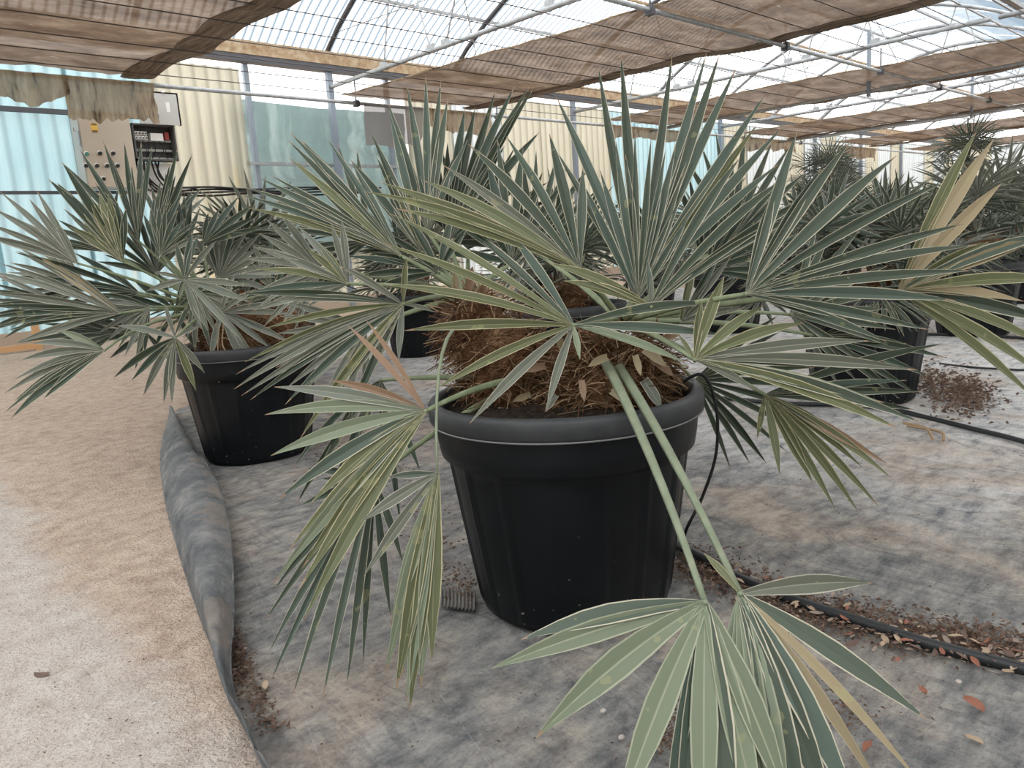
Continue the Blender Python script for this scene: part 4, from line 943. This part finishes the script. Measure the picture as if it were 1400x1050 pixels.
def in_pot(p):
    return any((V((p.x, p.y, 0))-c).length < POT_B+0.02 for c in (C0, CL, V((3.98, 1.56, 0)), V((3.35, 2.98, 0))))
def crumbs(n, fn, size, label, seed, mt=M_CHIP):
    rnd = random.Random(seed); vs_, fs = [], []
    cnt = 0
    while cnt < n:
        p = fn(rnd)
        cnt += 1
        if in_pot(p): continue
        s = size*rnd.uniform(0.4, 1.5); a = rnd.uniform(0, 6.28); z = 0.014+rnd.uniform(0, 0.012)
        u = V((math.cos(a), math.sin(a), rnd.uniform(-.4, .4)))*s; w_ = V((-math.sin(a), math.cos(a), rnd.uniform(-.4, .4)))*s*rnd.uniform(0.25, 0.6)
        b0 = len(vs_); c = V((p.x, p.y, z))
        vs_ += [c-u, c+w_, c+u, c-w_, c+V((0, 0, s*0.5))]
        fs += [(b0, b0+1, b0+4), (b0+1, b0+2, b0+4), (b0+2, b0+3, b0+4), (b0+3, b0, b0+4)]
    o = put('bark_litter', vs_, fs, mt, fn(rnd)); tag(o, label, 'litter', None, 'stuff'); return o
def along(pts, spread):
    def fn(r):
        i = r.randrange(len(pts)-1); t = r.random()
        px = pts[i][0]+(pts[i+1][0]-pts[i][0])*t; py = pts[i][1]+(pts[i+1][1]-pts[i][1])*t
        return G(px+r.gauss(0, spread*1.5), py+r.gauss(0, spread))
    return fn
HL = [(920, 775), (1000, 800), (1090, 838), (1190, 862), (1290, 880), (1400, 900)]
crumbs(4200, along(HL, 13), 0.006, 'dark bark and leaf crumbs heaped along the thick irrigation hose', 1)
crumbs(1600, along([(1250, 520), (1300, 530), (1340, 545), (1290, 550)], 12), 0.012, 'dark soil spilled on the fabric beside the far pot', 2)
crumbs(900, along([(312, 870), (322, 900), (335, 935), (380, 1010)], 7), 0.005, 'dark bark crumbs caught along the curled fabric edge', 3)
crumbs(700, along([(440, 625), (500, 640), (560, 660), (590, 720), (610, 800), (640, 815)], 12), 0.006, 'dark crumbs scattered between the two black pots', 4)
crumbs(700, along([(960, 960), (930, 1000), (900, 1040), (1110, 960), (1180, 1000)], 14), 0.005, 'bark crumbs under the leaf fans lying on the fabric', 5)
crumbs(260, lambda r: G(r.uniform(-60, 310), r.uniform(480, 1100)), 0.0032, 'tiny dark crumbs sprinkled over the dirt track', 6)
crumbs(400, lambda r: G(r.uniform(330, 1450), r.uniform(560, 1080)), 0.0035, 'tiny dark crumbs sprinkled over the ground fabric', 7)
# dry leaves one could count
def dry_leaf_mesh(i):
    vs_, fs = [], []; Ls, wd = 1.0, 0.42
    for k in range(6):
        t = k/5; hw = wd*0.5*math.sin(math.pi*min(1, t*0.93+0.05))**0.8
        z = 0.10*math.sin(t*3+i)
        vs_ += [V((t-0.5, -hw, z+0.12)), V((t-0.5, 0, z)), V((t-0.5, hw, z+0.08*(i % 3)))]
    for k in range(5):
        fs += [(3*k, 3*k+1, 3*k+4, 3*k+3), (3*k+1, 3*k+2, 3*k+5, 3*k+4)]
    return vs_, fs
DLM = [mesh('dry_leaf', *dry_leaf_mesh(i), M_DL[i % 4], smooth=True) for i in range(8)]
rnd = random.Random(5)
fnl = along([(960, 785), (1090, 835), (1190, 868), (1240, 890), (1330, 905), (1410, 925)], 13)
for k in range(170):
    p = fnl(rnd)
    if in_pot(p): continue
    o = link('dry_leaf', DLM[rnd.randrange(8)], V((p.x, p.y, 0.026+rnd.uniform(0, 0.008))))
    s = rnd.uniform(0.012, 0.030); o.scale = (s, s, s); o.rotation_euler = (rnd.uniform(-.4, .4), rnd.uniform(-.3, .3), rnd.uniform(0, 6.28))
    tag(o, 'small dry leaf in the litter along the thick irrigation hose', 'leaf', 'dry leaves along the hose')
for px, py, mi, s, lb in ((1330, 980, 0, 0.045, 'single red-brown dry leaf lying alone on the dusty fabric'), (1262, 960, 4, 0.034, 'small reddish dry leaf near the tan frond tip'), (1185, 1038, 0, 0.034, 'red dry leaf below the tan frond tips'), (57, 924, 3, 0.04, 'dark dry leaf lying on the pale concrete'), (365, 952, 1, 0.03, 'pale leaf scrap beside the curled fabric edge'), (1330, 1030, 1, 0.035, 'dull tan leaf at the edge of the dusty fabric')):
    p = G(px, py); o = link('dry_leaf', DLM[mi], V((p.x, p.y, 0.024 if px > 330 else 0.004))); o.scale = (s, s, s); o.rotation_euler = (0.1, 0, px*0.7); tag(o, lb, 'leaf')
for i, (px, py) in enumerate(((850, 1022), (800, 965), (825, 985), (1255, 895), (1340, 886), (1310, 945), (1290, 935))[:6]):
    p = G(px, py); v, fcs = grid(7, 9, lambda u, vv: V((math.sin(math.pi*u)*math.cos(2*math.pi*vv), math.sin(math.pi*u)*math.sin(2*math.pi*vv)*0.8, math.cos(math.pi*u)*0.6))*0.007*(1+0.25*nz(u*3+i, vv*3)))
    o = put('pebble', [V((p.x, p.y, 0.02))+q for q in v], fcs, M_PEB, (p.x, p.y, 0.014), smooth=True); tag(o, 'small pale pebble lying on the ground fabric', 'pebble', 'pebbles on the fabric')
for i, pts in enumerate((((1235, 578), (1265, 585), (1275, 600)), ((1240, 582), (1285, 590), (1290, 602)))):
    q = spline([G(a, b_, 0.03) for a, b_ in pts], 5); o = put('root_twig', *tube(q, 0.006, 5), M_FIBL, q[0]); tag(o, 'bent bare root twig lying beside the hose near the soil spill', 'twig', 'root twigs beside the hose')
